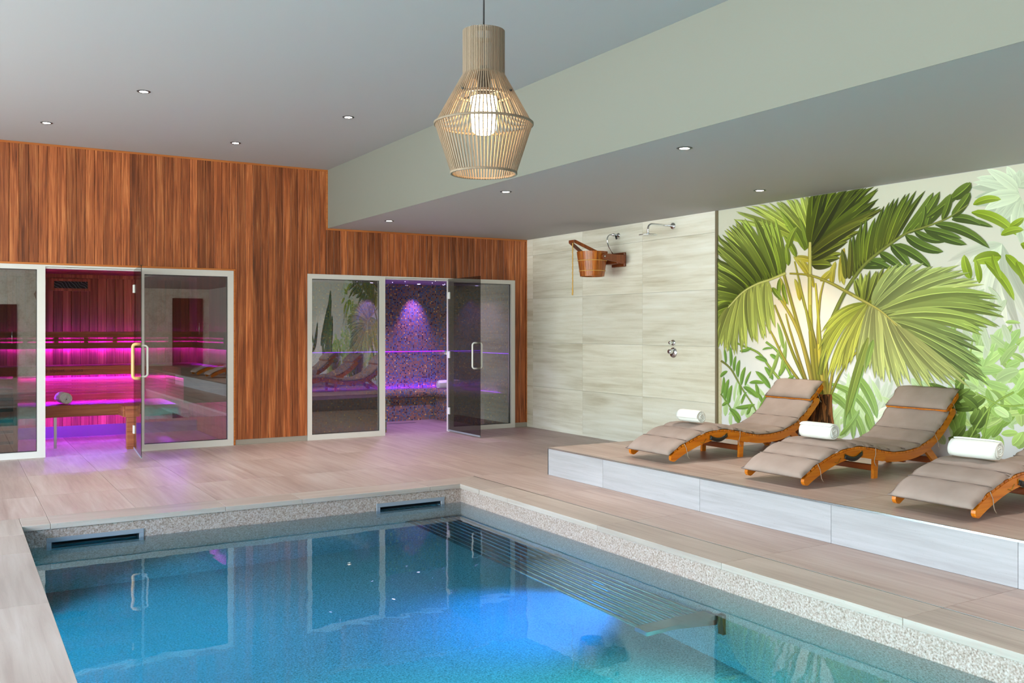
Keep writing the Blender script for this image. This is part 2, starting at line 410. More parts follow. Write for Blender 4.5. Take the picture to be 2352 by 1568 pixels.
# ================================================================ platform
pf = MB().box(XP + 0.012, 0, YF, YP - 0.012, 0, HP - 0.010)
plat = tag(pf.build('floor_platform', 'grout'), 'raised tiled lounge platform along the mural wall', 'platform', kind='structure')
tiles(plat, [XP, -1.42, -0.71, -0.012], joints(-13.0, YP, -8.18, 1.2), HP)
tiles(plat, [XP, -0.012], [YF, -13.0], HP)
ys = joints(-13.0, YP, -8.18, 1.2)
for j in range(len(ys) - 1):
    box('riser_tile', 'riser_tile', plat, XP, XP + 0.012, ys[j] + 0.0015, ys[j + 1] - 0.0015, 0.001, HP - 0.012)
box('riser_tile', 'riser_tile', plat, XP, 0, YP - 0.012, YP, 0.001, HP - 0.012)
box('edge_profile', 'steel', plat, XP - 0.003, XP + 0.008, -13.0, YP, HP - 0.011, HP + 0.002)
box('skirting', 'riser_tile', plat, -0.012, 0, -13.0, -3.76, HP, HP + 0.06)

# ================================================================ ceiling and bulkhead
cl = MB().box(XL - 0.2, XB, YF, 0.0, H1, H1 + 0.2).box(XB, 0.25, YF, 0.0, H2, H1 + 0.2)
ceiling = tag(cl.build('ceiling', 'paint'), 'plain white ceiling with a deep step down to the lounger side', 'ceiling', kind='structure')
box('ceiling_step', 'sage', ceiling, XB - 0.003, XB, YF, 0.0, H2, H1)['label'] = 'upright face of the ceiling step, darkened against the window light'

# ================================================================ back wall with vertical cladding
bw = MB()
for a in ((XL - 0.2, SX0, 0, H1), (SX0, SX1 + 0.026, SZ + 0.02, H1), (SX1 + 0.026, TX0, 0, H1), (TX0, XB, TZ, H1), (XB, TX1, TZ, H2 + 0.3), (TX1, 0.25, 0, H2 + 0.3)):
    bw.box(a[0], a[1], 0.022, 0.12, a[2] if a[2] > 0 else -0.3, a[3])
wback = tag(bw.build('wall_back', 'grout'), 'reddish vertical wood cladding around the sauna and steam room fronts', 'wall', kind='structure')
PLB = 0.062
x = -0.030; edges = [x]
rr = random.Random(3)
while x > XL - 0.05:
    x -= 0.0905; edges.append(x)
def plank(x0, x1, z0, z1):
    g = 0.0012
    if x1 - x0 < 0.006 or z1 - z0 < 0.01: return
    # front face with small bevelled long edges
    b = 0.0034; y0, y1 = 0.0, 0.022
    a, c = x0 + g, x1 - g
    if c - a < 3 * b: return
    MB().prism([(a, y1), (a, y0 + b), (a + b, y0), (c - b, y0), (c, y0 + b), (c, y1)], z0, z1, 'z').build('plank', 'cladding', wback)
for i in range(len(edges) - 1):
    b, a = edges[i], edges[i + 1]
    cuts = sorted({a, b} | {c for c in (SX1 + 0.026, TX0, XB - 0.022, TX1, SX0) if a < c < b})
    for p, q in zip(cuts[:-1], cuts[1:]):
        m_ = (p + q) / 2
        top = H1 - 0.022 if m_ < XB - 0.022 else H2 - 0.022
        if m_ < SX0: lo = PLB
        elif m_ < SX1 + 0.026: lo = SZ + 0.022
        elif m_ < TX0: lo = PLB
        elif m_ < TX1: lo = TZ
        else: lo = PLB
        plank(p, q, lo, top)
# wood edge trims
def trim(nm, x0, x1, z0, z1, y0=-0.006, y1=0.022, m='trim_wood'):
    return box(nm, m, wback, x0, x1, y0, y1, z0, z1, 0.002)
trim('edge_trim', XL, XB, H1 - 0.022, H1)
trim('edge_trim', XB - 0.022, XB, H2 - 0.022, H1 - 0.022)
trim('edge_trim', XB, 0.0, H2 - 0.022, H2)
trim('edge_trim', -0.022, 0.0, PLB, H2 - 0.022)
trim('edge_trim', SX0, SX1 + 0.026, SZ, SZ + 0.022)
trim('edge_trim', SX1, SX1 + 0.024, 0.0, SZ)
base = MB().box(SX1 + 0.026, TX0 - 0.004, -0.002 + 0.006, 0.022, 0, PLB).box(TX1 + 0.002, 0.0, 0.006, 0.022, 0, PLB).box(XL, SX0, 0.006, 0.022, 0, PLB)
tag(base.build('baseboard_back', 'plinth'), 'narrow grey metal plinth under the wood cladding', 'baseboard', kind='structure')

# ================================================================ glazed fronts
def pane_window(name, label, x0, x1, z1, px0, px1, pz0, pz1):
    w = thing(name, label, 'glass panel', ((x0 + x1) / 2, 0, 0), kind='structure')
    cx = (x0 + x1) / 2; y0, y1 = -0.012, 0.06
    fr = MB()
    fr.box(x0 - cx, px0 - cx, y0, y1, 0, z1).box(px1 - cx, x1 - cx, y0, y1, 0, z1).box(px0 - cx, px1 - cx, y0, y1, 0, pz0).box(px0 - cx, px1 - cx, y0, y1, pz1, z1)
    fr.build('window_frame', 'alu', w)
    MB().box(px0 - cx - 0.005, px1 - cx + 0.005, 0.026, 0.034, pz0 - 0.005, pz1 + 0.005).build('glass_pane', 'tinted', w)
    b = 0.006
    bd = MB()
    for a in ((px0, px0 + b, pz0, pz1), (px1 - b, px1, pz0, pz1), (px0, px1, pz0, pz0 + b), (px0, px1, pz1 - b, pz1)):
        bd.box(a[0] - cx, a[1] - cx, 0.018, 0.026, a[2], a[3])
    bd.build('black_gasket', 'black', w)
    return w
pane_window('window_1', 'fixed tinted glass sauna panel on the far side of the open sauna doorway from the door', SX0, -6.030, SZ, SX0 + 0.07, -6.108, 0.066, 1.985)
pane_window('window_2', 'fixed tinted glass sauna panel beside the wooden door handle, mirroring the pool deck', -5.118, SX1, SZ, -5.044, -4.127, 0.072, 1.967)
pane_window('window_3', 'fixed tinted glass steam room panel mirroring the loungers and palm mural', TX0, -2.151, TZ, -3.115, -2.223, 0.066, 1.972)
pane_window('window_4', 'fixed tinted glass steam room panel behind the open glass door', -1.238, TX1, TZ, -1.168, -0.278, 0.058, 1.975)
for nm, a, b, z in (('trim_1', -6.030, -5.118, SZ), ('trim_2', -2.151, -1.238, TZ)):
    w = tag(MB().box(a, b, -0.012, 0.06, z - 0.020, z).box(a, b, 0.0, 0.06, z - 0.038, z - 0.024).build(nm, 'alu'),
            'slim aluminium header over the open %s doorway' % ('sauna' if nm == 'trim_1' else 'steam room'), 'door frame', kind='structure')

def loop_handle(sgn, z0, z1, out, r, u, m, parent, square=False):
    # handle in the local x (outwards) / z plane of the door, at local y = u
    rr_ = 0.03
    pts = [(0, u, z0)] + arc((sgn * (out - rr_), z0 + rr_), rr_, -pi / 2, 0 if sgn > 0 else -pi, 5, 'xz', u) + arc((sgn * (out - rr_), z1 - rr_), rr_, 0 if sgn > 0 else pi, pi / 2, 5, 'xz', u) + [(0, u, z1)]
    return MB().tube(pts, r, 10).build('handle', m, parent)
def glass_door(name, label, hx, ang, w, z0, z1, hz, inner):
    d = thing(name, label, 'glass door', (hx, -0.022, 0), kind='structure')
    d.rotation_euler = (0, 0, ang)
    # local: door runs along -y, outside face is +x
    MB().box(-0.004, 0.004, -w, -0.004, z0, z1).build('glass_pane', 'door_glass', d)
    for z in hz:
        h = MB().box(-0.014, 0.014, -0.055, 0.012, z - 0.045, z + 0.045).build('hinge', 'steel_white', d, 0.003)
    MB().box(-0.006, 0.006, -w, -0.01, z0 - 0.008, z0 + 0.012).build('bottom_seal', 'skimmer', d)
    u = -w + 0.085
    loop_handle(1, 0.865, 1.185, 0.066, 0.0105, u, 'steel_white', d)
    if inner == 'wood':
        h = loop_handle(-1, 0.85, 1.20, 0.074, 0.017, u, 'handle_wood', d); h['label'] = 'pale wooden inner handle'
    else:
        loop_handle(-1, 0.865, 1.185, 0.066, 0.0105, u, 'steel_white', d)
    return d
glass_door('door_1', 'open clear glass sauna door with a pale wooden inner handle', -5.153, math.radians(-4.5), 0.885, 0.045, 2.01, (1.80, 0.25), 'wood')
glass_door('door_2', 'open smoked glass steam room door with white tubular handles', -1.257, 0.0, 0.872, 0.022, 2.018, (1.80, 1.02, 0.28), 'steel')

# ================================================================ sauna cabin
sauna_wall = tag(MB().box(SX0 - 0.1, SX1 + 0.1, SYB + 0.02, SYB + 0.1, -0.3, 2.2).build('wall_sauna_back', 'sauna_wood'), 'dark red vertical boarding behind the sauna benches', 'wall', kind='structure')
sauna_side = {1: tag(MB().box(SX1 + 0.02, SX1 + 0.1, 0.122, SYB + 0.02, -0.3, 2.2).build('wall_sauna_right', 'sauna_wood'), 'boarded sauna side wall next to the wood pier', 'wall', kind='structure'),
              -1: tag(MB().box(SX0 - 0.1, SX0 - 0.02, 0.122, SYB + 0.02, -0.3, 2.2).build('wall_sauna_left', 'sauna_wood'), 'boarded sauna side wall behind the heater', 'wall', kind='structure')}
x = SX0 - 0.02
while x < SX1:
    x2 = min(x + 0.102, SX1 + 0.02)
    MB().prism([(x + .001, SYB + .02), (x + .001, SYB + .004), (x + .005, SYB), (x2 - .005, SYB), (x2 - .001, SYB + .004), (x2 - .001, SYB + .02)], 0.14, 2.06, 'z').build('wall_board', 'sauna_wood', sauna_wall)
    x = x2
for side, xs_ in ((1, SX1 + 0.02), (-1, SX0 - 0.02)):
    y = 0.07
    while y < SYB - 0.01:
        y2 = min(y + 0.102, SYB)
        box('wall_board', 'sauna_wood', sauna_side[side], xs_ - side * 0.018, xs_, y + .001, y2 - .001, 0.14, 2.06); y = y2
box('floor_skirting', 'plinth_dark', sauna_wall, SX0, SX1, SYB - 0.012, SYB, 0.0, 0.14)
box('ceiling_batten', 'sauna_wood', sauna_wall, SX0, SX1, SYB - 0.025, SYB, 2.00, 2.045)
sc_ = MB().box(SX0 - 0.1, SX1 + 0.1, 0.06, SYB + 0.1, 2.066, 2.2)
sauna_ceil = tag(sc_.build('ceiling_sauna', 'sauna_wood'), 'dark boarded sauna ceiling', 'ceiling', kind='structure')
y = 0.06
while y < SYB - 0.02:
    box('ceiling_board', 'sauna_wood', sauna_ceil, SX0, SX1, y + 0.001, min(y + 0.10, SYB) - 0.001, 2.05, 2.066); y += 0.10
# vent panel on the back wall
vp = thing('sauna_speaker_panel', 'wood framed black patterned panel high on the sauna back wall', 'wall panel', (-5.592, SYB, 1.913))
vf = MB(); a, b, t = 0.226, 0.078, 0.034
for q in ((-a, a, b - t, b), (-a, a, -b, -b + t), (-a, -a + t, -b + t, b - t), (a - t, a, -b + t, b - t)): vf.box(q[0], q[1], -0.024, 0.0, q[2], q[3])
vf.build('panel_frame', 'sauna_wood', vp)
MB().box(-a + t, a - t, -0.012, 0.0, -b + t, b - t).build('black_panel', 'vent_mesh', vp)

# upper bench (along the back and the right side)
UB = thing('sauna_upper_bench', 'upper L-shaped wooden sauna bench with a magenta light strip under its edge', 'bench', (0, 0, 0))
UX = -4.62; UY = 1.25; UZ = 0.91
for k in range(5):
    y0 = UY + 0.03 + k * 0.122
    MB().box(SX0 + 0.005, SX1 - 0.03, y0, y0 + 0.112, UZ - 0.026, UZ).build('seat_board', 'bench_wood', UB, 0.003)
for k in range(4):
    x0 = UX + 0.03 + k * 0.126
    MB().box(x0, x0 + 0.116, 0.16, UY + 0.026, UZ - 0.026, UZ).build('seat_board', 'bench_wood_y', UB, 0.003)
MB().box(SX0 + 0.005, UX + 0.022, UY, UY + 0.022, UZ - 0.104, UZ + 0.002).build('fascia', 'bench_wood', UB, 0.003)
MB().box(UX, UX + 0.022, 0.16, UY, UZ - 0.104, UZ + 0.002).build('fascia', 'bench_wood_y', UB, 0.003)
MB().box(SX0 + 0.01, UX + 0.05, UY + 0.035, UY + 0.049, UZ - 0.090, UZ - 0.082).build('led_strip', 'led_pink2', UB)
MB().box(UX + 0.035, UX + 0.049, 0.17, UY + 0.03, UZ - 0.090, UZ - 0.082).build('led_strip', 'led_pink2', UB)
# backrest with light slits
br = link('backrest', None, None, UB)
for z0, z1 in ((1.252, 1.325), (1.205, 1.232), (1.112, 1.188)):
    MB().box(SX0 + 0.02, SX1 - 0.03, SYB - 0.078, SYB - 0.058, z0, z1).build('backrest_slat', 'bench_wood', br)
    MB().box(SX1 - 0.078, SX1 - 0.058, 0.15, SYB - 0.08, z0, z1).build('backrest_slat', 'bench_wood_y', br)
for k in range(9):
    xx = SX0 + 0.15 + k * 0.34
    MB().box(xx, xx + 0.05, SYB - 0.058, SYB - 0.03, 1.112, 1.325).build('backrest_spacer', 'bench_wood', br)
MB().box(SX0 + 0.03, SX1 - 0.03, SYB - 0.048, SYB - 0.034, 1.138, 1.146).build('led_strip', 'led_pink', br)
MB().box(SX1 - 0.048, SX1 - 0.034, 0.15, SYB - 0.05, 1.138, 1.146).build('led_strip', 'led_pink', br)
MB().box(SX1 - 0.078, SX1 - 0.03, 0.128, 0.148, 1.112, 1.325).build('end_cap', 'bench_wood', br)

MB().box(UX, SX1 - 0.03, 0.138, 0.160, UZ - 0.104, UZ + 0.002).build('fascia', 'bench_wood', UB, 0.003)
MB().box(UX + 0.03, SX1 - 0.03, 0.142, 0.160, 0.50, UZ - 0.104).build('end_panel', 'bench_wood', UB)
# slatted skirt between the benches
for k in range(6):
    z1 = 0.775 - k * 0.040 if k < 5 else 0.575
    hgt = 0.034 if k < 5 else 0.075
    MB().box(SX0 + 0.01, UX + 0.06, UY + 0.055, UY + 0.073, z1 - hgt, z1).build('skirt_slat', 'bench_wood', UB)
    MB().box(UX + 0.055, UX + 0.073, 0.17, UY + 0.055, z1 - hgt, z1).build('skirt_slat', 'bench_wood_y', UB)
# engraved lettering on the fascia
def text_mesh(body, size, name, m, parent, loc, rot):
    cu = bpy.data.curves.new(name, 'FONT'); cu.body = body; cu.size = size; cu.extrude = 0.0003; cu.resolution_u = 3
    to = bpy.data.objects.new(name, cu); COL.objects.link(to)
    dg = bpy.context.evaluated_depsgraph_get(); me = bpy.data.meshes.new_from_object(to.evaluated_get(dg))
    bpy.data.objects.remove(to); bpy.data.curves.remove(cu)
    me.name = name; o = link(name, me, m, parent); o.location = loc; o.rotation_euler = rot; return o
M['engrave'] = plain('engraved_wood', (92, 44, 36), 0.7)
text_mesh('alpinet', 0.060, 'lettering', 'engrave', UB, (-5.885, UY - 0.0004, 0.846), (pi / 2, 0, 0))
text_mesh('sauna', 0.060, 'lettering', 'engrave', UB, (-5.660, UY - 0.0004, 0.846), (pi / 2, 0, 0))
MB().lathe([(0.030, -0.0004), (0.034, -0.0004), (0.034, 0.0), (0.030, 0.0)], 32, (-5.945, UY, 0.860), 'y', True).box(-5.970, -5.920, UY - 0.0004, UY, 0.857, 0.862).build('engraved_mark', 'engrave', UB)

# lower bench
LB = thing('sauna_lower_bench', 'lower wooden sauna bench on a square wooden end post, lit violet from below', 'bench', (0, 0, 0))
LZ = 0.49; LY = 0.62
for k in range(5):
    y0 = LY + 0.026 + k * 0.13
    MB().box(SX0 + 0.005, -4.63, y0, y0 + 0.122, LZ - 0.026, LZ).build('seat_board', 'bench_wood', LB, 0.003)
for k in range(4):
    x0 = -5.20 + k * 0.142
    MB().box(x0, x0 + 0.134, 0.27, LY + 0.022, LZ - 0.026, LZ).build('seat_board', 'bench_wood_y', LB, 0.003)
MB().box(SX0 + 0.005, -5.20, LY, LY + 0.022, LZ - 0.128, LZ - 0.002).build('fascia', 'bench_wood', LB, 0.003)
MB().box(-5.222, -5.200, 0.27, LY + 0.02, LZ - 0.128, LZ - 0.002).build('fascia', 'bench_wood_y', LB, 0.003)
MB().box(-5.200, -4.63, 0.25, 0.272, LZ - 0.128, LZ).build('fascia', 'bench_wood', LB, 0.003)
MB().box(-5.185, -5.09, 0.26, 0.34, 0, LZ - 0.026).build('post', 'bench_wood', LB, 0.004)
MB().box(-5.885, -5.855, 0.74, 0.77, 0, LZ - 0.03).build('leg', 'steel', LB)
MB().box(-6.95, -6.92, 0.74, 0.77, 0, LZ - 0.03).build('leg', 'steel', LB)
MB().box(SX0 + 0.02, -4.65, 1.02, 1.04, LZ - 0.062, LZ - 0.050).build('led_strip', 'led_violet', LB)
# wooden heater guard at the left end of the sauna
HG = thing('sauna_heater_guard', 'low wooden heater box with dark slots behind the sauna glass', 'heater', (-6.70, 0.34, 0))
for k in range(7):
    MB().box(-0.40, 0.40, -0.20, -0.18, 0.06 + k * 0.115, 0.06 + k * 0.115 + 0.08).build('guard_slat', 'sauna_wood', HG)
for sx_ in (-0.42, 0.38):
    MB().box(sx_, sx_ + 0.04, -0.21, -0.17, 0, 0.86).build('guard_post', 'sauna_wood', HG)
MB().box(-0.38, 0.38, -0.16, 0.20, 0.0, 0.72).build('heater_body', 'black', HG)

# ================================================================ steam room
tw = MB().box(TX0 - 0.1, TX1 + 0.1, TYB, TYB + 0.1, -0.3, 0.955).box(TX0 - 0.1, TX1 + 0.1, TYB + 0.045, TYB + 0.1, 0.955, 1.02).box(TX0 - 0.1, TX1 + 0.1, TYB, TYB + 0.1, 1.02, 2.2)
tw.box(TX0 - 0.1, TX0, 0.122, TYB, -0.3, 2.2)
tw.box(TX1, TX1 + 0.1, 0.122, TYB, -0.3, 0.955).box(TX1 + 0.045, TX1 + 0.1, 0.06, TYB, 0.955, 1.02).box(TX1, TX1 + 0.1, 0.06, TYB, 1.02, 2.2)
steam_wall = tag(tw.build('wall_steam', 'mosaic'), 'iridescent gold and blue mosaic walls of the steam room', 'wall', kind='structure')
MB().box(TX0, TX1, TYB + 0.028, TYB + 0.040, 1.010, 1.016).build('led_strip', 'led_blue', steam_wall)
MB().box(TX1 + 0.028, TX1 + 0.040, 0.1, TYB, 1.010, 1.016).build('led_strip', 'led_blue', steam_wall)
stc = MB().box(TX0 - 0.1, TX1 + 0.1, 0.06, TYB + 0.1, 2.045, 2.2)
steam_ceil = tag(stc.build('ceiling_steam', 'paint'), 'pale steam room ceiling with tiny violet star lights', 'ceiling', kind='structure')
r2 = random.Random(11)
for k in range(26):
    MB().lathe([(0.004, 0), (0.004, -0.002), (0.0005, -0.003)], 8, (r2.uniform(TX0 + .1, TX1 - .1), r2.uniform(0.3, TYB - .15), 2.045)).build('star_light', 'star', steam_ceil)
for xx in (-2.75, -1.55, -0.78):
    ld = bpy.data.lights.new('steam_spot', 'SPOT'); ld.energy = 60; ld.color = (0.36, 0.14, 1.0); ld.spot_size = 1.0; ld.spot_blend = 0.9; ld.shadow_soft_size = 0.02
    lo = bpy.data.objects.new('steam_spot', ld); COL.objects.link(lo); lo.parent = steam_ceil; lo.location = (xx, TYB - 0.22, 2.03); lo.rotation_euler = (math.radians(18), 0, 0)
    MB().lathe([(0.022, 0), (0.022, -0.003), (0.001, -0.003)], 16, (xx, TYB - 0.22, 2.045)).build('spot_lens', 'star', steam_ceil)
for xx in (-2.6, -1.7, -0.75):  # added fill spots at mid-depth that lift the steam room's brightness
    ld = bpy.data.lights.new('steam_fill', 'SPOT'); ld.energy = 48; ld.color = (0.62, 0.38, 1.0); ld.spot_size = 2.5; ld.spot_blend = 0.7; ld.shadow_soft_size = 0.03
    lo = bpy.data.objects.new('steam_fill', ld); COL.objects.link(lo); lo.parent = steam_ceil; lo.location = (xx, 0.75, 2.02)
    MB().lathe([(0.022, 0), (0.022, -0.003), (0.001, -0.003)], 16, (xx, 0.75, 2.045)).build('spot_lens', 'star', steam_ceil)  # lens of the added fill spot
# bench: straight runs with a rounded nose
SB = thing('steam_room_bench', 'mosaic clad steam room bench with a rounded nose and violet light behind', 'bench', (0, 0, 0))
BT, BF = 0.472, 1.60
def nose(front, back):
    pr = [(back, BT - 0.13), (front + 0.005, BT - 0.13)]
    for i in range(9):
        a = -pi / 2 - pi * i / 8 * 0.92
        pr.append((front + 0.005 + 0.065 * math.cos(a) * 0.9, BT - 0.065 + 0.065 * math.sin(a)))
    pr.append((back, BT - 0.012)); return pr
MB().box(-3.15, TX1 - 0.005, BF + 0.03, TYB - 0.02, 0, BT - 0.13).build('bench_base', 'mosaic', SB)
MB().prism(nose(BF, TYB - 0.06), -3.15, TX1 - 0.005, 'x').build('bench_top', 'mosaic', SB, smooth=False)
MB().box(-0.63, TX1 - 0.005, 0.12, BF + 0.03, 0, BT - 0.13).build('bench_base', 'mosaic', SB)
MB().prism([(a, b) for a, b in nose(-0.66, TX1 - 0.06)], 0.12, BF + 0.02, 'y').build('bench_top', 'mosaic', SB)
MB().box(-3.15, -1.98, 0.34, BF + 0.03, 0, BT - 0.13).build('bench_base', 'mosaic', SB)
MB().prism([(-1.98 * 2 - a, b) for a, b in nose(-1.98, -0.81)], 0.32, BF + 0.02, 'y').build('bench_top', 'mosaic', SB)
MB().box(-3.10, TX1 - 0.02, TYB - 0.045, TYB - 0.030, BT - 0.03, BT - 0.02).build('led_strip', 'led_bench', SB)
MB().box(TX1 - 0.045, TX1 - 0.030, 0.45, TYB - 0.06, BT - 0.03, BT - 0.02).build('led_strip', 'led_bench', SB)

# ================================================================ right wall: shower tiles and mural
YT = -3.742
rw = MB().box(0.0, 0.25, YF, 0.12, -0.3, H2 + 0.3)
wright = tag(rw.build('wall_right', 'paint'), 'long side wall carrying the shower tiles and the mural', 'wall', kind='structure')
zj = [0.0, 0.573, 1.173, 1.773, 2.373, H2]
yj = [YT + 0.014, -2.526, -1.331, -0.157, 0.0]
for i in range(len(zj) - 1):
    for j in range(len(yj) - 1):
        MB().box(-0.014, 0.0, yj[j] + 0.0012, yj[j + 1] - 0.0012, zj[i] + 0.0012, zj[i + 1] - 0.0012).build('wall_tile', 'wall_tile', wright)
box('wall_profile', 'bronze', wright, -0.022, 0.0, YT - 0.014, YT + 0.014, 0.0, H2 - 0.002)

# ================================================================ garden side and the end wall behind the camera
lw = MB().box(XL - 0.25, XL, YF, 0.12, -0.3, WZ0).box(XL - 0.25, XL, YF, 0.12, WZ1, H1 + 0.2).box(XL - 0.25, XL, WIN[-1][1], 0.12, WZ0, WZ1).box(XL - 0.25, XL, YF, WIN[0][0], WZ0, WZ1)
for k in range(len(WIN) - 1): lw.box(XL - 0.25, XL, WIN[k][1], WIN[k + 1][0], WZ0, WZ1)
tag(lw.build('wall_left', 'paint'), 'garden side wall with tall windows facing the loungers', 'wall', kind='structure')
for k, (a, b) in enumerate(WIN):
    w = thing('window_%d' % (5 + k), 'tall garden window with a dark frame facing the loungers', 'window', (XL - 0.1, (a + b) / 2, WZ0), group='garden windows', kind='structure')
    h = (b - a) / 2; H = WZ1 - WZ0
    MB().box(-0.03, 0.03, -h, -h + 0.05, 0, H).box(-0.03, 0.03, h - 0.05, h, 0, H).box(-0.03, 0.03, -h, h, 0, 0.05).box(-0.03, 0.03, -h, h, H - 0.05, H).build('window_frame', 'frame_dark', w)
    MB().box(-0.003, 0.003, -h + 0.05, h - 0.05, 0.05, H - 0.05).build('glass_pane', 'clear', w)
ew = MB().box(XL - 0.2, 0.25, YF - 0.2, YF, -0.3, H1 + 0.2)
tag(ew.build('wall_front', 'wall_tile'), 'pale stone end wall opposite the sauna', 'wall', kind='structure')
for nm, a, b, z in (('door_3', -1.10, -0.20, HP), ('door_4', -6.25, -5.30, 0.0)):
    d = thing(nm, 'dark brown wooden door in the end wall ' + ('on the platform' if nm == 'door_3' else 'at floor level'), 'door', ((a + b) / 2, YF, z), kind='structure')
    h = (b - a) / 2
    MB().box(-h, h, 0, 0.03, 0, 2.06).build('door_leaf', 'dark_door', d)
    MB().tube([(h - 0.12, 0.03, 0.95), (h - 0.12, 0.08, 0.95), (h - 0.12, 0.08, 1.30), (h - 0.12, 0.03, 1.30)], 0.012, 8).build('handle', 'steel', d)

# ================================================================ pool
pool = thing('swimming_pool', 'indoor pool basin with pebble lining and pale stone coping', 'pool', (0, 0, 0), kind='structure')
xl, xr, yb, yn = XLP - 0.015, XC + 0.015, YC + 0.015, YN - 0.015
T = 0.26
SK = ((-6.316, -5.677), (-3.851, -3.218)); SZ0, SZ1 = -0.262, -0.100; FRW = 0.032
bs = MB().box(xl - T, xr + T, yn - T, yb + T, ZP - 0.2, ZP)
bs.box(xl - T, xl, yn, yb + T, ZP, -0.038).box(xr, xr + T, yn, yb + T, ZP, -0.038).box(xl, xr, yn - T, yn, ZP, -0.038)
cur = xl
for a, b in SK:
    bs.box(cur, a + FRW, yb, yb + T, ZP, -0.038); bs.box(a + FRW, b - FRW, yb, yb + T, ZP, SZ0 + FRW); bs.box(a + FRW, b - FRW, yb, yb + T, SZ1 - FRW, -0.038); cur = b - FRW
bs.box(cur, xr, yb, yb + T, ZP, -0.038)
bs.build('basin', 'pebble', pool)
def cop(x0, x1, y0, y1, m): MB().box(x0 + 0.0012, x1 - 0.0012, y0 + 0.0012, y1 - 0.0012, -0.038, 0.0).build('coping_stone', m, pool, 0.0015)
def cop_poly(poly, m): MB().prism(poly, -0.038, 0.0, 'z').build('coping_stone', m, pool)
xs = [XLP, -6.29, -5.09, -4.49, -3.36]
for i in range(len(xs) - 1): cop(xs[i], xs[i + 1], YC, YO, 'coping_x')
cop_poly([(-3.359, YC), (XC - 0.001, YC), (XO - 0.001, YO), (-3.359, YO)], 'coping_x')
cop_poly([(XC, YC), (XC, -4.109), (XO, -4.109), (XO, YO)], 'coping')
ys = [-4.111, -4.575, -5.78, -6.985, -8.18, -9.38, -10.58, YN]
for i in range(len(ys) - 1): cop(XC, XO - 0.005, ys[i + 1], ys[i], 'coping')
ys = [YO, -4.05, -4.625, -5.835, -7.045, -8.255, -9.465, -10.675, YN]
for i in range(len(ys) - 1): cop(XLP - 0.307, XLP, ys[i + 1], ys[i], 'coping')
cop(XLP - 0.307, XO, YN - 0.307, YN, 'coping_x')
for k, (a, b) in enumerate(SK):
    s_ = thing('pool_skimmer', 'grey framed skimmer slot in the pool wall ' + ('near the garden side corner' if k == 0 else 'by the steel bench corner'), 'skimmer', ((a + b) / 2, yb, SZ0), group='pool wall skimmers')
    h = (b - a) / 2; H = SZ1 - SZ0
    MB().box(-h, h, -0.010, 0.004, 0, FRW).box(-h, h, -0.010, 0.004, H - FRW, H).box(-h, -h + FRW, -0.010, 0.004, FRW, H - FRW).box(h - FRW, h, -0.010, 0.004, FRW, H - FRW).build('skimmer_frame', 'skimmer', s_, 0.002)
    i = 0.002; w = h - FRW - i
    MB().box(-w, w, 0.20, 0.21, FRW + i, H - FRW - i).box(-w, w, 0.004, 0.2, FRW + i, FRW + 0.006).box(-w, w, 0.004, 0.2, H - FRW - 0.006, H - FRW - i).box(-w, -w + 0.004, 0.004, 0.2, FRW, H - FRW).box(w - 0.004, w, 0.004, 0.2, FRW, H - FRW).build('skimmer_box', 'dark_void', s_)
    MB().box(-w + 0.01, w - 0.01, 0.06, 0.066, FRW + 0.01, H - FRW - 0.03).build('weir_flap', 'dark_void', s_)
wt = MB().box(xl - 0.006, xr + 0.006, yn - 0.006, yb + 0.006, ZP - 0.01, WZ)
tag(wt.build('pool_water', 'water'), 'clear still turquoise pool water', 'water', kind='stuff')
# submerged steel bench
sb = thing('underwater_bench', 'submerged bench of parallel steel tubes along the pool wall', 'bench', (XC, -5.36, -0.66))
BYF, BYN = -3.80 + 5.36, -6.85 + 5.36
for k in range(9):
    MB().tube([(-0.500 + k * 0.055, BYF, 0), (-0.500 + k * 0.055, BYN, 0)], 0.0178, 12).build('steel_tube', 'bench_steel', sb)
for y0, y1 in ((BYN - 0.11, BYN), (BYF, BYF + 0.02)):
    MB().box(-0.530, 0.0, y0, y1, -0.050, 0.018).build('end_plate', 'bench_steel', sb, 0.004)
MB().prism([(-0.34, -0.05), (0.0, -0.05), (0.0, -0.15)], BYN - 0.10, BYN - 0.01, 'y').build('bracket', 'bench_steel', sb)
MB().box(-0.01, 0.012, BYN - 0.16, BYN - 0.12, -0.26, 0.06).build('wall_mount', 'black', sb)
MB().prism([(-0.34, -0.05), (0.0, -0.05), (0.0, -0.15)], BYF - 1.5, BYF - 1.46, 'y').build('bracket', 'bench_steel', sb)
# pool lamps: one under the bench, the others unseen fill added to brighten the water
def pool_lamp(label, loc, rz, energy, col=(0.02, 0.34, 1.0), size=2.6, tilt=0.75):
    p = thing('pool_lamp', label, 'pool lamp', loc, rz, group='underwater pool lamps')
    MB().lathe([(0.0005, 0.012), (0.085, 0.012), (0.10, 0.0)], 32, (0, 0, 0), 'x').build('lamp_lens', 'pool_led', p)
    MB().lathe([(0.10, 0.0), (0.10, 0.014), (0.118, 0.014), (0.122, 0.0)], 32, (0, 0, 0), 'x').build('lamp_rim', 'steel', p)
    ld = bpy.data.lights.new('lamp_beam', 'SPOT'); ld.energy = energy; ld.color = col; ld.spot_size = size; ld.spot_blend = 0.6; ld.shadow_soft_size = 0.08
    lo = bpy.data.objects.new('lamp_beam', ld); COL.objects.link(lo); lo.parent = p; lo.location = (0.03, 0, 0); lo.rotation_euler = (0, -pi / 2 + tilt, 0)
    return p
pool_lamp('round blue lamp in the pool wall under the steel bench', (xr, -5.80, -1.06), pi, 460, (0.0, 0.24, 1.0), 1.9, 0.90)
pool_lamp('added unseen fill lamp across from the far part of the steel bench', (xl, -5.00, -0.70), 0.0, 280, (0.02, 0.50, 1.0), 2.2, 0.80)
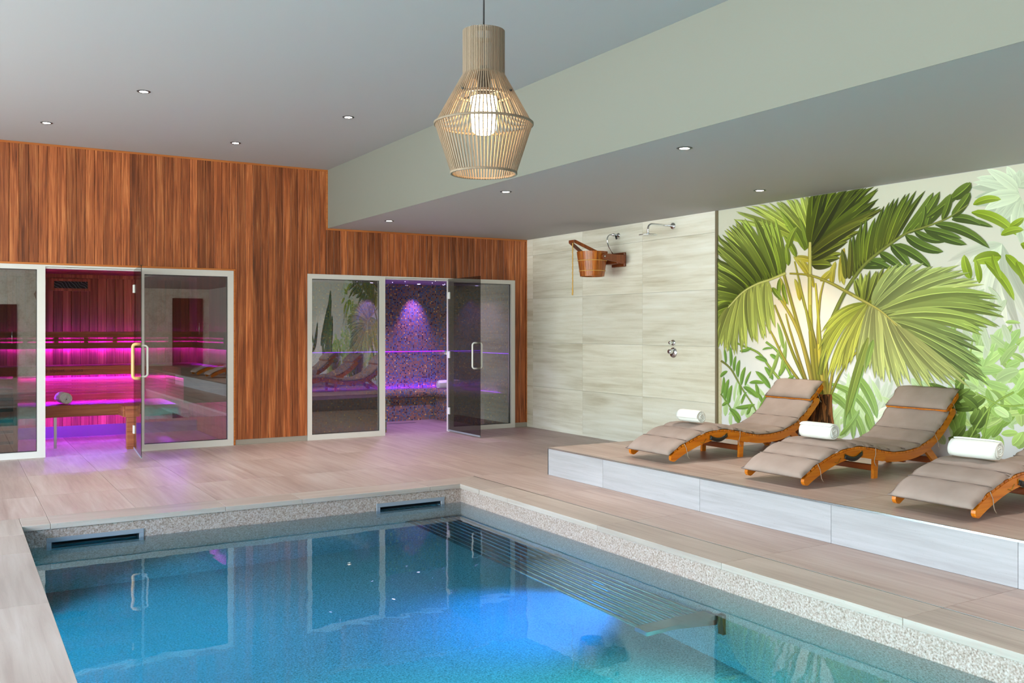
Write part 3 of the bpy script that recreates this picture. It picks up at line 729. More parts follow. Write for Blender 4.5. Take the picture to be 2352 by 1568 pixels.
pool_lamp('added unseen fill lamp across from the near end of the steel bench', (xl, -7.40, -0.70), 0.0, 620, (0.05, 0.95, 0.95), 2.1, 1.1)
pool_lamp('added unseen fill lamp beyond the end of the steel bench', (xr, -8.3, -0.75), pi, 900, (0.05, 0.95, 0.95))
# ================================================================ downlights
def downlight(label, x, y, z, group, power=60):
    d = thing('ceiling_downlight', label, 'downlight', (x, y, z), group=group)
    MB().lathe([(0.034, 0.001), (0.034, -0.004), (0.052, -0.004), (0.056, 0.001)], 28).build('trim_ring', 'frame_dark', d)
    MB().lathe([(0.0005, -0.003), (0.034, -0.003), (0.034, 0.001)], 24).build('lens', 'down', d)
    ld = bpy.data.lights.new('downlight_beam', 'SPOT'); ld.energy = power; ld.color = (1.0, 0.90, 0.78); ld.spot_size = 1.5; ld.spot_blend = 0.8; ld.shadow_soft_size = 0.03
    lo = bpy.data.objects.new('downlight_beam', ld); COL.objects.link(lo); lo.parent = d; lo.location = (0, 0, -0.02)
for x, y, lab in ((-5.522, -2.825, 'small round downlight in the high ceiling over the floor between sauna doorway and pool'), (-6.106, -1.116, 'small round downlight in the high ceiling close before the open sauna doorway'),
                  (-4.320, -1.091, 'small round downlight in the high ceiling close before the sauna panel by the wood pier'), (-3.737, -2.824, 'small round downlight in the high ceiling beside the white ceiling step')):
    downlight(lab, x, y, H1, 'downlights in the high ceiling')
for x, y, lab in ((-2.580, -1.116, 'small round downlight in the lowered ceiling close before the steam room'), (-2.586, -3.742, 'small round downlight in the lowered ceiling over the platform end corner'),
                  (-0.679, -4.988, 'small round downlight in the lowered ceiling next to the palm mural'), (-2.566, -6.107, 'small round downlight in the lowered ceiling over the foot of the middle lounger')):
    downlight(lab, x, y, H2, 'downlights in the lowered ceiling', 85)
for x, y, lab in ((-0.679, -8.30, 'added out-of-view downlight in the lowered ceiling beyond the loungers with towels'), (-2.566, -9.30, 'added out-of-view downlight in the lowered ceiling over the near platform edge'), (-0.679, -10.6, 'added out-of-view downlight in the lowered ceiling over the loungers without towels')):  # extra downlights out of view, added to brighten the lowered ceiling side
    downlight(lab, x, y, H2, 'downlights in the lowered ceiling', 85)

# ================================================================ pendant lamp
LZB = 1.853
lamp = thing('pendant_lamp', 'lantern-shaped pendant lamp of thin pale wooden slats, lit warm inside', 'lamp', (-5.4076, -8.3331, LZB))
prof = [(0.0665, 0.462), (0.0665, 0.322), (0.1565, 0.162), (0.1035, 0.0)]
def slat_mesh(nm, prof, hw, ht):
    b = MB(); vs = []; fs = []
    for r, z in prof:
        for dt, dr in ((-hw, -ht), (hw, -ht), (hw, ht), (-hw, ht)): vs.append((r + dr, dt, z))
    n_ = len(prof)
    for i in range(n_ - 1):
        for j in range(4): fs.append((i * 4 + j, i * 4 + (j + 1) % 4, (i + 1) * 4 + (j + 1) % 4, (i + 1) * 4 + j))
    fs += [(3, 2, 1, 0), tuple((n_ - 1) * 4 + j for j in range(4))]
    b.add(vs, fs); return b
s0 = slat_mesh('slat', prof, 0.0019, 0.0020).build('slat', 'lamp_wood', lamp)
NS = 72
for k in range(1, NS):
    c = s0.copy(); COL.objects.link(c); c.rotation_euler = (0, 0, 2 * pi * k / NS)
def ring(nm, r, z, w, h, m='lamp_wood', par=lamp):
    return MB().lathe([(r - w, z - h), (r + w, z - h), (r + w, z + h), (r - w, z + h)], 56, closed=True).build(nm, m, par)
ring('ring', 0.1595, 0.162, 0.0022, 0.0035); ring('ring', 0.1065, 0.003, 0.0025, 0.0035); ring('ring', 0.0625, 0.322, 0.002, 0.003); ring('ring', 0.0625, 0.452, 0.002, 0.006)
ring('inner_ring', 0.085, 0.255, 0.004, 0.004)
for k in range(4):
    a = k * pi / 2 + 0.4; MB().tube([(0.02 * math.cos(a), 0.02 * math.sin(a), 0.262), (0.112 * math.cos(a), 0.112 * math.sin(a), 0.255)], 0.003, 6).build('spoke', 'black', lamp)
MB().lathe([(0.001, 0.128), (0.026, 0.130), (0.040, 0.142), (0.042, 0.160), (0.042, 0.248), (0.001, 0.248)], 32).build('diffuser', 'bulb', lamp)
MB().lathe([(0.022, 0.248), (0.022, 0.33), (0.012, 0.35), (0.001, 0.35)], 20).build('lamp_holder', 'black', lamp)
MB().tube([(0, 0, 0.345), (0, 0, H1 - LZB - 0.02)], 0.0028, 8).build('cord', 'black', lamp)
MB().lathe([(0.05, H1 - LZB), (0.05, H1 - LZB - 0.025), (0.001, H1 - LZB - 0.03)], 28).build('ceiling_cup', 'black', lamp)

# ================================================================ loungers
TOP = [(-0.040, 0.060), (0.02, 0.098), (0.16, 0.160), (0.35, 0.218), (0.55, 0.238), (0.75, 0.210), (0.88, 0.182), (1.01, 0.168), (1.20, 0.177), (1.35, 0.213), (1.49, 0.284), (1.58, 0.352), (1.70, 0.468)]
def interp(tab, s):
    # Catmull-Rom through (s, z)
    n_ = len(tab)
    for i in range(n_ - 1):
        if s <= tab[i + 1][0] or i == n_ - 2:
            p0 = tab[max(i - 1, 0)]; p1 = tab[i]; p2 = tab[i + 1]; p3 = tab[min(i + 2, n_ - 1)]
            h = p2[0] - p1[0]; t = (s - p1[0]) / h
            m1 = (p2[1] - p0[1]) / (p2[0] - p0[0]) * h; m2 = (p3[1] - p1[1]) / (p3[0] - p1[0]) * h
            t2, t3 = t * t, t * t * t
            return (2 * t3 - 3 * t2 + 1) * p1[1] + (t3 - 2 * t2 + t) * m1 + (-2 * t3 + 3 * t2) * p2[1] + (t3 - t2) * m2
def frame_at(s, head=False):
    if head:
        d = Vector((0.205, 0, 0.172)).normalized(); p = Vector((1.60, 0, 0.428)) + d * (s - 1.60)
    else:
        e_ = 0.004; z = interp(TOP, s); d = Vector((2 * e_, 0, interp(TOP, s + e_) - interp(TOP, s - e_))).normalized(); p = Vector((s, 0, z))
    return p, d, Vector((-d.z, 0, d.x))
def rail_poly(s0, s1, th, n_, head=False, r0=True, r1=True):
    up = []; dn = []
    for i in range(n_ + 1):
        s = s0 + (s1 - s0) * i / n_; p, d, nn = frame_at(s, head); up.append(p); dn.append(p - nn * th)
    poly = [(p.x, p.z) for p in up]
    p, d, nn = frame_at(s1, head); c = p - nn * th / 2
    if r1: poly += [((c + nn * (th / 2) * math.cos(a) + d * (th / 2) * math.sin(a)).x, (c + nn * (th / 2) * math.cos(a) + d * (th / 2) * math.sin(a)).z) for a in [pi * k / 6 for k in range(1, 6)]]
    poly += [(p.x, p.z) for p in reversed(dn)]
    p, d, nn = frame_at(s0, head); c = p - nn * th / 2
    if r0: poly += [((c - nn * (th / 2) * math.cos(a) - d * (th / 2) * math.sin(a)).x, (c - nn * (th / 2) * math.cos(a) - d * (th / 2) * math.sin(a)).z) for a in [pi * k / 6 for k in range(1, 6)]]
    return poly
def poly_solid(poly, y0, y1, nm, m, par):
    # capped prism whose caps are triangulated strips
    b = MB(); n_ = len(poly); vs = [(a, y0, z) for a, z in poly] + [(a, y1, z) for a, z in poly]
    b.add(vs, [(i, (i + 1) % n_, (i + 1) % n_ + n_, i + n_) for i in range(n_)] + [tuple(range(n_ - 1, -1, -1)), tuple(range(n_, 2 * n_))])
    return b.build(nm, m, par)
HW = 0.26
def make_lounger():
    t = thing('sun_lounger', '', 'lounger')
    for sgn in (-1, 1):
        y0, y1 = sgn * (HW - 0.014), sgn * (HW + 0.014)
        fr_ = poly_solid(rail_poly(-0.012, 0.84, 0.064, 34), y0, y1, 'foot_rail', 'teak', t)
        poly_solid(rail_poly(0.80, 1.70, 0.058, 34), y0 - sgn * 0.006, y1 - sgn * 0.006, 'back_rail', 'teak', t)
        poly_solid(rail_poly(1.63, 1.845, 0.05, 6, True), y0 - sgn * 0.030, y1 - sgn * 0.030, 'head_rail', 'teak', t)
        # legs
        MB().prism([(0.775, 0.16), (0.825, 0.16), (0.812, 0.0), (0.768, 0.0)], sgn * (HW - 0.042), sgn * (HW - 0.018), 'y').build('leg', 'teak', t)
        MB().prism([(1.36, 0.19), (1.41, 0.225), (1.635, 0.02), (1.62, 0.0), (1.585, 0.0)], sgn * (HW - 0.042), sgn * (HW - 0.018), 'y').build('leg', 'teak', t)
        MB().lathe([(0.0005, 0.0), (0.007, 0.0), (0.007, 0.003), (0.0005, 0.004)], 10, (0.81, sgn * (HW + 0.0135), 0.165), 'y').build('bolt', 'steel', fr_)
        MB().lathe([(0.0005, 0.0), (0.007, 0.0), (0.007, 0.003), (0.0005, 0.004)], 10, (0.34, sgn * (HW + 0.0135), 0.185), 'y').build('bolt', 'steel', fr_)
    MB().box(0.778, 0.806, -HW + 0.03, HW - 0.03, 0.055, 0.098).build('stretcher', 'teak_dark', t, 0.003)
    MB().box(1.525, 1.553, -HW + 0.03, HW - 0.03, 0.050, 0.098).build('stretcher', 'teak_dark', t, 0.003)
    MB().box(1.14, 1.17, -HW + 0.03, HW - 0.03, 0.09, 0.125).build('stretcher', 'teak_dark', t, 0.003)
    sl = None
    def slat(s, head):
        nonlocal sl
        p, d, nn = frame_at(s, head)
        if sl is None: sl = MB().box(-0.0185, 0.0185, -HW - 0.012, HW + 0.012, 0.0, 0.015).build('slat', 'teak', t, 0.002)
        else:
            c = sl.copy(); COL.objects.link(c); c.parent = t
        o = sl if s == S0 else c
        o.location = p; o.rotation_euler = (0, -math.atan2(d.z, d.x), 0)
    S0 = 0.03; s = S0
    while s < 1.69: slat(s, False); s += 0.0425
    s = 1.655
    while s < 1.84: slat(s, True); s += 0.0425
    # quilted cushion
    def cushion(nm, s0, s1, panels, th, w, head, seed):
        q = random.Random(seed); nS = panels * 8; nY = 14; top = []; bot = []
        ph = [q.uniform(0, 6) for _ in range(4)]
        for i in range(nS + 1):
            s = s0 + (s1 - s0) * i / nS; fr = (i % 8) / 8.0
            p, d, nn = frame_at(min(max(s, -0.03), 1.70) if not head else s, head)
            if not head and s < -0.03: p = p + d * (s + 0.03)
            puff = (math.sin(pi * fr) ** 0.28 if 0 < fr < 1 else 0.0)
            rt, rb = [], []
            for j in range(nY + 1):
                v = -1 + 2 * j / nY
                edge = max(0.0, 1 - abs(v) ** 8)
                wv = w * (1 + 0.012 * math.sin(s * 31 + ph[0] + (2 if v > 0 else 0)) + 0.010 * math.sin(s * 67 + ph[1])) if abs(v) == 1 else w
                h = 0.016 + 0.006 + (th - 0.008) * (0.42 + 0.58 * puff) * edge ** 0.5 + 0.0025 * math.sin(9 * v + s * 5 + ph[2])
                dp = -0.006 * (1 - edge) * math.sin(s * 40 + ph[3])
                b_ = p + nn * 0.0165
                rt.append(b_ + nn * (h - 0.016 + dp) + Vector((0, v * wv, 0)))
                rb.append(b_ + nn * (0.0005 + 0.003 * (1 - edge)) + Vector((0, v * (wv - 0.004), 0)))
            top.append(rt); bot.append(rb)
        b = MB(); R1 = nY + 1; n1 = (nS + 1) * R1
        vs = [p for r in top for p in r] + [p for r in bot for p in r]; fs = []
        for i in range(nS):
            for j in range(nY):
                a = i * R1 + j; fs.append((a, a + 1, a + R1 + 1, a + R1)); fs.append((n1 + a, n1 + a + R1, n1 + a + R1 + 1, n1 + a + 1))
            for j in (0, nY):
                a = i * R1 + j; fs.append((a, a + R1, n1 + a + R1, n1 + a))
        for i in (0, nS):
            for j in range(nY):
                a = i * R1 + j; fs.append((a, a + 1, n1 + a + 1, n1 + a))
        return b.add(vs, fs, True).build(nm, 'fabric', t)
    cu_ = cushion('cushion', -0.045, 1.670, 9, 0.040, 0.278, False, 1)
    cushion('head_cushion', 1.640, 1.872, 1, 0.046, 0.272, True, 2)
    # seam piping: thin cords in the grooves
    for k in range(1, 9):
        s = -0.045 + 1.715 * k / 9; p, d, nn = frame_at(max(s, -0.03), False)
        MB().tube([p + nn * 0.036 + Vector((0, v * 0.272, -0.004 if abs(v) > 0.9 else 0)) for v in (-1, -0.9, -0.5, 0, 0.5, 0.9, 1)], 0.0034, 6).build('seam', 'seam', cu_)
    # ties on the rails
    for s, head in ((0.12, False), (0.74, False), (1.47, False), (1.76, True)):
        for sgn in (-1, 1):
            p, d, nn = frame_at(s, head); y = sgn * (HW + (0.017 if not head else -0.012))
            a = p + nn * 0.02 + Vector((0, y, 0)); b_ = p - nn * 0.07 + Vector((0, y, 0))
            MB().tube([a, (a + b_) / 2 + Vector((0.006, sgn * 0.002, 0)), b_, b_ + Vector((0.0, sgn * 0.004, -0.02)), b_ + Vector((0.018, sgn * 0.006, -0.045))], 0.0026, 6).build('tie_cord', 'cord', cu_)
    # carrying strap on the near side rail
    y = -HW - 0.016
    pts = []
    for i in range(9):
        q_ = i / 8; s = 0.40 + 0.19 * q_; p, d, nn = frame_at(s); pts.append(Vector((p.x, y - 0.010 * math.sin(pi * q_), p.z - 0.032 - 0.034 * math.sin(pi * q_))))
    cs_ = MB().tube(pts, 0.017, 8, flat=0.35).build('carry_strap', 'black', t)
    for s in (0.40, 0.59):
        p, d, nn = frame_at(s); MB().obox(p - nn * 0.032 + Vector((0, y + 0.001, 0)), d, (0, 1, 0), nn, 0.010, 0.0035, 0.019).build('strap_buckle', 'brass', cs_)
    # small latch chain
    p, d, nn = frame_at(0.28)
    MB().tube([p - nn * 0.04 + Vector((0, y, 0)), p - nn * 0.06 + d * 0.03 + Vector((0, y, 0)), p - nn * 0.035 + d * 0.07 + Vector((0, y, 0))], 0.0025, 6).build('latch_chain', 'brass', t)
    return t
lg = make_lounger()
spots = [(-1.850, -4.897, 0.0, 'wooden sun lounger with taupe cushion beside the stone shower wall'),
         (-1.845, -6.261, math.radians(1.0), 'middle wooden sun lounger with taupe cushion, standing between two other loungers'),
         (-1.875, -7.530, 0.0, 'wooden sun lounger with taupe cushion farthest from the shower wall of the towel row'),
         (-1.86, -10.6, 0.0, 'wooden sun lounger near the end wall door, without a towel'),
         (-1.86, -12.0, 0.0, 'wooden sun lounger closest to the end wall door, without a towel')]
for i, (x, y, a, lab) in enumerate(spots):
    o = lg if i == 0 else copy_tree(lg)
    o.location = (x, y, HP); o.rotation_euler = (0, 0, a); o['label'] = lab; o['group'] = 'sun loungers on the platform'

# ================================================================ rolled towels
def towel_mesh(Lh, r, seed, turns=4.6):
    q = random.Random(seed); n_ = 110; pitch = (r - 0.012) / turns; vs = []; fs = []; nl = 7
    prof = []
    for i in range(n_ + 1):
        t_ = i / n_; a = t_ * turns * 2 * pi; rr_ = 0.012 + (r - 0.012) * t_
        prof.append((a, rr_))
    ph = q.uniform(0, 6)
    for lyr in (0, 1):
        for k in range(nl + 1):
            v = -1 + 2 * k / nl
            for a, rr_ in prof:
                rad = rr_ - (pitch * 0.62 if lyr else 0.0)
                endr = 1 - 0.06 * abs(v) ** 6
                ee = 0.004 * math.sin(a * 1.3 + ph) * (1 if abs(v) == 1 else 0) + (0.008 * (rr_ / r) ** 2 * (-1 if v > 0 else 1) if abs(v) == 1 else 0)
                sq = 1 - 0.07 * max(0, -math.sin(a))
                vs.append((rad * math.cos(a) * endr, v * Lh + ee, rad * math.sin(a) * endr * sq))
    R1 = n_ + 1; S = (nl + 1) * R1
    for k in range(nl):
        for i in range(n_):
            a = k * R1 + i; fs.append((a, a + 1, a + R1 + 1, a + R1)); fs.append((S + a, S + a + R1, S + a + R1 + 1, S + a + 1))
        for i in (0, n_):
            a = k * R1 + i; fs.append((a, a + R1, S + a + R1, S + a))
    for k in (0, nl):
        for i in range(n_):
            a = k * R1 + i; fs.append((a, a + 1, S + a + 1, S + a))
    return MB().add(vs, fs, True)
def towel(label, loc, rz, Lh, r, seed, rx=0.0, roll=0.0):
    o = towel_mesh(Lh, r, seed).build('rolled_towel', 'terry'); o.location = loc; o.rotation_euler = (rx, roll, rz)
    return tag(o, label, 'towel', group='rolled white towels')
def cush_z(s): p, d, nn = frame_at(s); return HP + p.z + 0.058
for i, (s, lab) in enumerate(((0.44, 'rolled white towel on the lounger beside the shower wall'), (0.44, 'rolled white towel on the middle lounger'), (0.46, 'rolled white towel on the lounger farthest from the shower wall'))):
    x, y, a, _ = spots[i]; r = (0.061, 0.064, 0.066)[i]
    towel(lab, (x + s, y + 0.005 + (0.0, -0.01, 0.03)[i], cush_z(s) + r * 0.96), (0.03, 0.05, 0.08)[i], (0.135, 0.145, 0.155)[i], r, 20 + i, 0.0, 0.4 + i)
towel('rolled white towel on the lower sauna bench', (-5.775, 0.86, LZ + 0.070), 0.12, 0.15, 0.074, 31, 0.0, 0.3)
towel('rolled white towel on the mosaic steam room bench', (-0.50, 1.42, BT + 0.062), pi / 2, 0.19, 0.066, 32, 0.0, 0.9)

# ================================================================ shower
rs = thing('rain_shower', 'chrome rain shower head on a long wall arm', 'shower head', (-0.014, -3.064, 2.385))
MB().lathe([(0.0005, -0.014), (0.034, -0.014), (0.036, 0.0)], 24, (0, 0, 0.117), 'x').build('wall_flange', 'chrome', rs)
MB().tube([(0, 0, 0.117), (-0.31, 0, 0.117)] + [(-0.31 - 0.05 * math.sin(a), 0, 0.067 + 0.05 * math.cos(a)) for a in (0.3, 0.6, 0.9, 1.2, 1.57)] + [(-0.36, 0, 0.012)], 0.0115, 12).build('shower_arm', 'chrome', rs)
MB().lathe([(0.0005, 0.016), (0.018, 0.016), (0.026, 0.006), (0.100, 0.003), (0.104, -0.002), (0.100, -0.006), (0.0005, -0.006)], 40, (-0.36, 0, 0)).build('shower_rose', 'chrome', rs)
mx = thing('shower_mixer', 'pair of round chrome shower controls, one above the other', 'shower control', (-0.014, -3.064, 1.095))
MB().lathe([(0.0005, -0.008), (0.054, -0.008), (0.058, 0.0)], 36, (0, 0, 0), 'x').build('wall_plate', 'chrome', mx)
MB().lathe([(0.0005, -0.065), (0.024, -0.065), (0.026, -0.06), (0.026, -0.008)], 28, (0, 0, 0.012), 'x').build('control_knob', 'chrome', mx)
MB().lathe([(0.0005, -0.010), (0.031, -0.010), (0.033, 0.0)], 30, (0, 0, 0.110), 'x').build('wall_plate', 'chrome', mx)
MB().lathe([(0.0005, -0.060), (0.016, -0.060), (0.017, -0.056), (0.017, -0.010)], 24, (0, 0, 0.110), 'x').build('control_knob', 'chrome', mx)
# bucket shower
bk = thing('bucket_shower', 'wooden tipping bucket shower with pull rope on a wall bracket', 'bucket shower', (-0.014, -2.10, 2.10))
MB().box(-0.032, 0.0, -0.125, 0.125, 0.0, 0.17).build('wall_block', 'bracket_wood', bk, 0.006)
MB().box(-0.16, -0.032, -0.155, 0.155, 0.03, 0.135).build('bracket_bar', 'bracket_wood', bk, 0.006)
for sgn in (-1, 1):
    MB().prism([(-0.11, 0.03), (-0.10, 0.125), (-0.385, 0.135), (-0.415, 0.118), (-0.42, 0.09), (-0.40, 0.068)], sgn * 0.188, sgn * 0.213, 'y').build('side_arm', 'bracket_wood', bk)
    MB().box(-0.13, -0.09, sgn * 0.15, sgn * 0.2, 0.03, 0.125).build('arm_block', 'bracket_wood', bk)
    MB().lathe([(0.0005, 0.0), (0.010, 0.0), (0.010, 0.004), (0.0005, 0.006)], 12, (-0.385, sgn * 0.213 + (-0.005 if sgn < 0 else 0), 0.102), 'y').build('pivot_bolt', 'steel', bk)
BCX = -0.41
bucket = link('bucket', None, None, bk)
# staves
zb, zt, rb, rt = -0.125, 0.165, 0.142, 0.183
NSV = 20
for k in range(NSV):
    a0, a1 = 2 * pi * k / NSV + 0.004, 2 * pi * (k + 1) / NSV - 0.004; am = (a0 + a1) / 2
    P = []
    for z, r in ((zb, rb), (zt, rt)):
        for rr_ in (r - 0.014, r):
            for a in (a0, am, a1): P.append((BCX + rr_ * math.cos(a), rr_ * math.sin(a), z))
    F = [(3, 4, 10, 9), (4, 5, 11, 10), (1, 0, 6, 7), (2, 1, 7, 8), (0, 3, 9, 6), (5, 2, 8, 11), (6, 9, 10, 7), (7, 10, 11, 8), (0, 1, 4, 3), (1, 2, 5, 4)]
    MB().add(P, F).build('stave', 'bucket_wood', bucket)
MB().lathe([(0.0005, zb + 0.012), (rb - 0.006, zb + 0.012), (rb - 0.006, zb + 0.02), (0.0005, zb + 0.02)], 30, (BCX, 0, 0)).build('base', 'bracket_wood', bucket)
for z in (zb + 0.065, zb + 0.185):
    r = rb + (rt - rb) * (z - zb) / (zt - zb) + 0.0025
    MB().tube([(BCX + r * math.cos(2 * pi * i / 40), r * math.sin(2 * pi * i / 40), z) for i in range(40)], 0.0042, 8, closed=True).build('hoop', 'rope', bucket)
# lever: two bars joined at the tip
MB().obox((-0.545, -0.10, 0.20), Vector((-0.30, 0.10, 0.145)).normalized(), Vector((0.316, 0.949, 0)).normalized(), Vector((0.42, -0.14, 0.9)).normalized(), 0.175, 0.010, 0.018).build('tipping_lever', 'bracket_wood', bk)
MB().obox((-0.545, 0.10, 0.20), Vector((-0.30, -0.10, 0.145)).normalized(), Vector((0.316, -0.949, 0)).normalized(), Vector((0.42, 0.14, 0.9)).normalized(), 0.175, 0.010, 0.018).build('tipping_lever', 'bracket_wood', bk)
MB().box(-0.71, -0.685, -0.055, 0.055, 0.255, 0.29).build('lever_tip', 'bracket_wood', bk, 0.004)
rp_ = [(-0.69 + 0.002 * math.sin(i * 1.7), 0.002 * math.cos(i * 1.7), 0.262 - i * 0.0165) for i in range(38)]
MB().tube(rp_, [0.0062 + 0.0012 * (i % 2) for i in range(33)] + [0.009, 0.010, 0.009, 0.010, 0.008], 7).build('pull_rope', 'rope', bk)
vl = thing('water_valve', 'small chrome wall valve with a braided hose above the bucket bracket', 'valve', (-0.014, -2.076, 2.486))
MB().lathe([(0.0005, -0.01), (0.024, -0.01), (0.026, 0.0)], 20, (0, 0, 0), 'x').build('valve_flange', 'chrome', vl)
MB().lathe([(0.011, -0.01), (0.011, -0.05), (0.016, -0.05), (0.016, -0.085), (0.010, -0.085), (0.010, -0.11), (0.0005, -0.11)], 16, (0, 0, 0), 'x').build('valve_body', 'chrome', vl)
MB().tube([(-0.05, -0.012, -0.014), (-0.055, -0.03, -0.05)], 0.012, 10).build('valve_knob', 'black', vl)
hp_ = [(-0.11, 0, 0)] + [(-0.11 - 0.06 * math.sin(a), 0, -0.06 + 0.06 * math.cos(a)) for a in (0.4, 0.8, 1.2, 1.57)] + [(-0.165, 0, -0.10), (-0.145, 0, -0.15), (-0.11, -0.005, -0.20), (-0.085, -0.01, -0.245)]
MB().tube(hp_, 0.0075, 10).build('braided_hose', 'chrome', vl)
# ================================================================ palm mural (a flat print on the side wall)
CPX = (1176.0, 756.816, 2128.474)
def WP(u, v):
    # point of the side wall (x = 0) that the design point (u, v) of the print falls on -> (y, z)
    a = (u - CPX[0]) / CPX[2]; b = -(v - CPX[1]) / CPX[2]; s_, c_ = math.sin(YAW), math.cos(YAW)
    dx, dy = s_ + c_ * a, c_ - s_ * a; t = 6.8827 / dx
    return (-10.947 + dy * t, 1.35 + b * t)
MV, MF, MC = [], [], []
LAY = [0.0010]
YMAX, ZMAX, ZMIN, YMIN = YT - 0.016, H2 - 0.003, HP + 0.062, -13.0
def lerp(a, b, t): return tuple(a[i] + (b[i] - a[i]) * t for i in range(len(a)))
def put(rows, cols):
    b = len(MV); nr, nc = len(rows), len(rows[0])
    for r, c in zip(rows, cols):
        for (y, z), col in zip(r, c):
            MV.append((-LAY[0], min(max(y, YMIN), YMAX), min(max(z, ZMIN), ZMAX))); g_ = 0.3 * col[0] + 0.6 * col[1] + 0.1 * col[2]; MC.append((*s2l(tuple(min(max(q * 0.93 + g_ * 0.07, 2), 250) for q in col)), 1.0))
    for i in range(nr - 1):
        for j in range(nc - 1):
            a = b + i * nc + j; MF.append((a, a + 1, a + nc + 1, a + nc))
    LAY[0] += 0.000012
MR = random.Random(5)
def bez(p0, p1, p2, t): return tuple((1 - t) ** 2 * p0[i] + 2 * t * (1 - t) * p1[i] + t * t * p2[i] for i in range(2))
def blade(p0, p2, bend, w, cb, ct, sh=0.74, rib=1.22, wp=(0.5, 0.75), n_=9, flip=1):
    # one leaf blade from p0 to p2 (design points); bend = sideways bow, w = width at the widest
    a, c = p0, p2; d = (c[0] - a[0], c[1] - a[1]); L_ = math.hypot(*d) or 1; nrm = (-d[1] / L_, d[0] / L_)
    m_ = ((a[0] + c[0]) / 2 + nrm[0] * bend * L_, (a[1] + c[1]) / 2 + nrm[1] * bend * L_)
    rows, cols = [], []
    pk = (wp[0] / (wp[0] + wp[1])); mxv = pk ** wp[0] * (1 - pk) ** wp[1]
    for i in range(n_ + 1):
        t = i / n_; p = bez(a, m_, c, t); q = bez(a, m_, c, min(t + 0.01, 1)); o = bez(a, m_, c, max(t - 0.01, 0))
        tx, ty = q[0] - o[0], q[1] - o[1]; ll = math.hypot(tx, ty) or 1; nx, ny = -ty / ll, tx / ll
        ww = w * 0.5 * max((max(t, 0.004) ** wp[0]) * ((1 - t) ** wp[1]) / mxv, 0.02)
        base = lerp(cb, ct, t); dk = tuple(q_ * sh for q_ in base); lt = tuple(min(q_ * rib, 246) for q_ in base)
        ks = (-1, -0.11, -0.06, 0.06, 0.11, 1)
        rows.append([WP(p[0] + nx * ww * k * flip, p[1] + ny * ww * k * flip) for k in ks])
        cols.append([tuple(q_ * 1.04 for q_ in base), tuple(q_ * 0.97 for q_ in base), lt, lt, dk, tuple(q_ * 1.10 for q_ in dk)])
    put(rows, cols)
def stem(pts, w0, w1, c0, c1):
    rows, cols = [], []; n_ = len(pts)
    # smooth the polyline
    P = []
    for i in range(n_ - 1):
        p0, p1, p2, p3 = pts[max(i - 1, 0)], pts[i], pts[i + 1], pts[min(i + 2, n_ - 1)]
        for k in range(6):
            t = k / 6
            P.append(tuple(0.5 * (2 * p1[j] + (p2[j] - p0[j]) * t + (2 * p0[j] - 5 * p1[j] + 4 * p2[j] - p3[j]) * t * t + (-p0[j] + 3 * p1[j] - 3 * p2[j] + p3[j]) * t ** 3) for j in range(2)))
    P.append(pts[-1])
    for i, p in enumerate(P):
        a, b = P[max(i - 1, 0)], P[min(i + 1, len(P) - 1)]; tx, ty = b[0] - a[0], b[1] - a[1]; ll = math.hypot(tx, ty) or 1; nx, ny = -ty / ll, tx / ll
        t = i / (len(P) - 1); w = (w0 + (w1 - w0) * t) / 2; c = lerp(c0, c1, t)
        rows.append([WP(p[0] + nx * w * k, p[1] + ny * w * k) for k in (-1, -0.2, 0.3, 1)])
        cols.append([tuple(q * 0.75 for q in c), tuple(min(q * 1.15, 246) for q in c), c, tuple(q * 0.8 for q in c)])
    put(rows, cols)
def along(poly, t):
    if len(poly) == 1: return poly[0]
    seg = [math.dist(poly[i], poly[i + 1]) for i in range(len(poly) - 1)]; tot = sum(seg); d = t * tot
    for i, s_ in enumerate(seg):
        if d <= s_ or i == len(seg) - 1: return lerp(poly[i], poly[i + 1], min(d / s_, 1))
        d -= s_
def fan(bases, tips, n_, w, cb, ct, bend=0.06, jit=6, sh=0.74, rib=1.22, var=0.14, wp=(0.45, 0.75), flip=1, shuffle=True):
    order = list(range(n_))
    if shuffle: MR.shuffle(order)
    for k in order:
        t = k / max(n_ - 1, 1); b = along(bases, t); q = along(tips, t)
        q = (q[0] + MR.uniform(-jit, jit), q[1] + MR.uniform(-jit, jit)); f = 1 + MR.uniform(-var, var)
        blade(b, q, bend + MR.uniform(-0.02, 0.02), w * MR.uniform(0.8, 1.15), tuple(c * f for c in cb), tuple(c * f for c in ct), sh, rib, wp, flip=flip)

# --- paper
GX, GZ = 44, 20
rows, cols = [], []
for i in range(GZ + 1):
    v_ = i / GZ; r_, c_ = [], []
    for j in range(GX + 1):
        y = YMAX + (YMIN - YMAX) * j / GX; z = ZMIN + (ZMAX - ZMIN) * v_
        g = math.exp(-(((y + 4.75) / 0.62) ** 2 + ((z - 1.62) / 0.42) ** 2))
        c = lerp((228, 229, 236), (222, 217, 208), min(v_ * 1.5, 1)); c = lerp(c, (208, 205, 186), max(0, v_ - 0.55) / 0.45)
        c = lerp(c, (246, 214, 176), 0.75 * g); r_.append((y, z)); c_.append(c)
    rows.append(r_); cols.append(c_)
put(rows, cols)
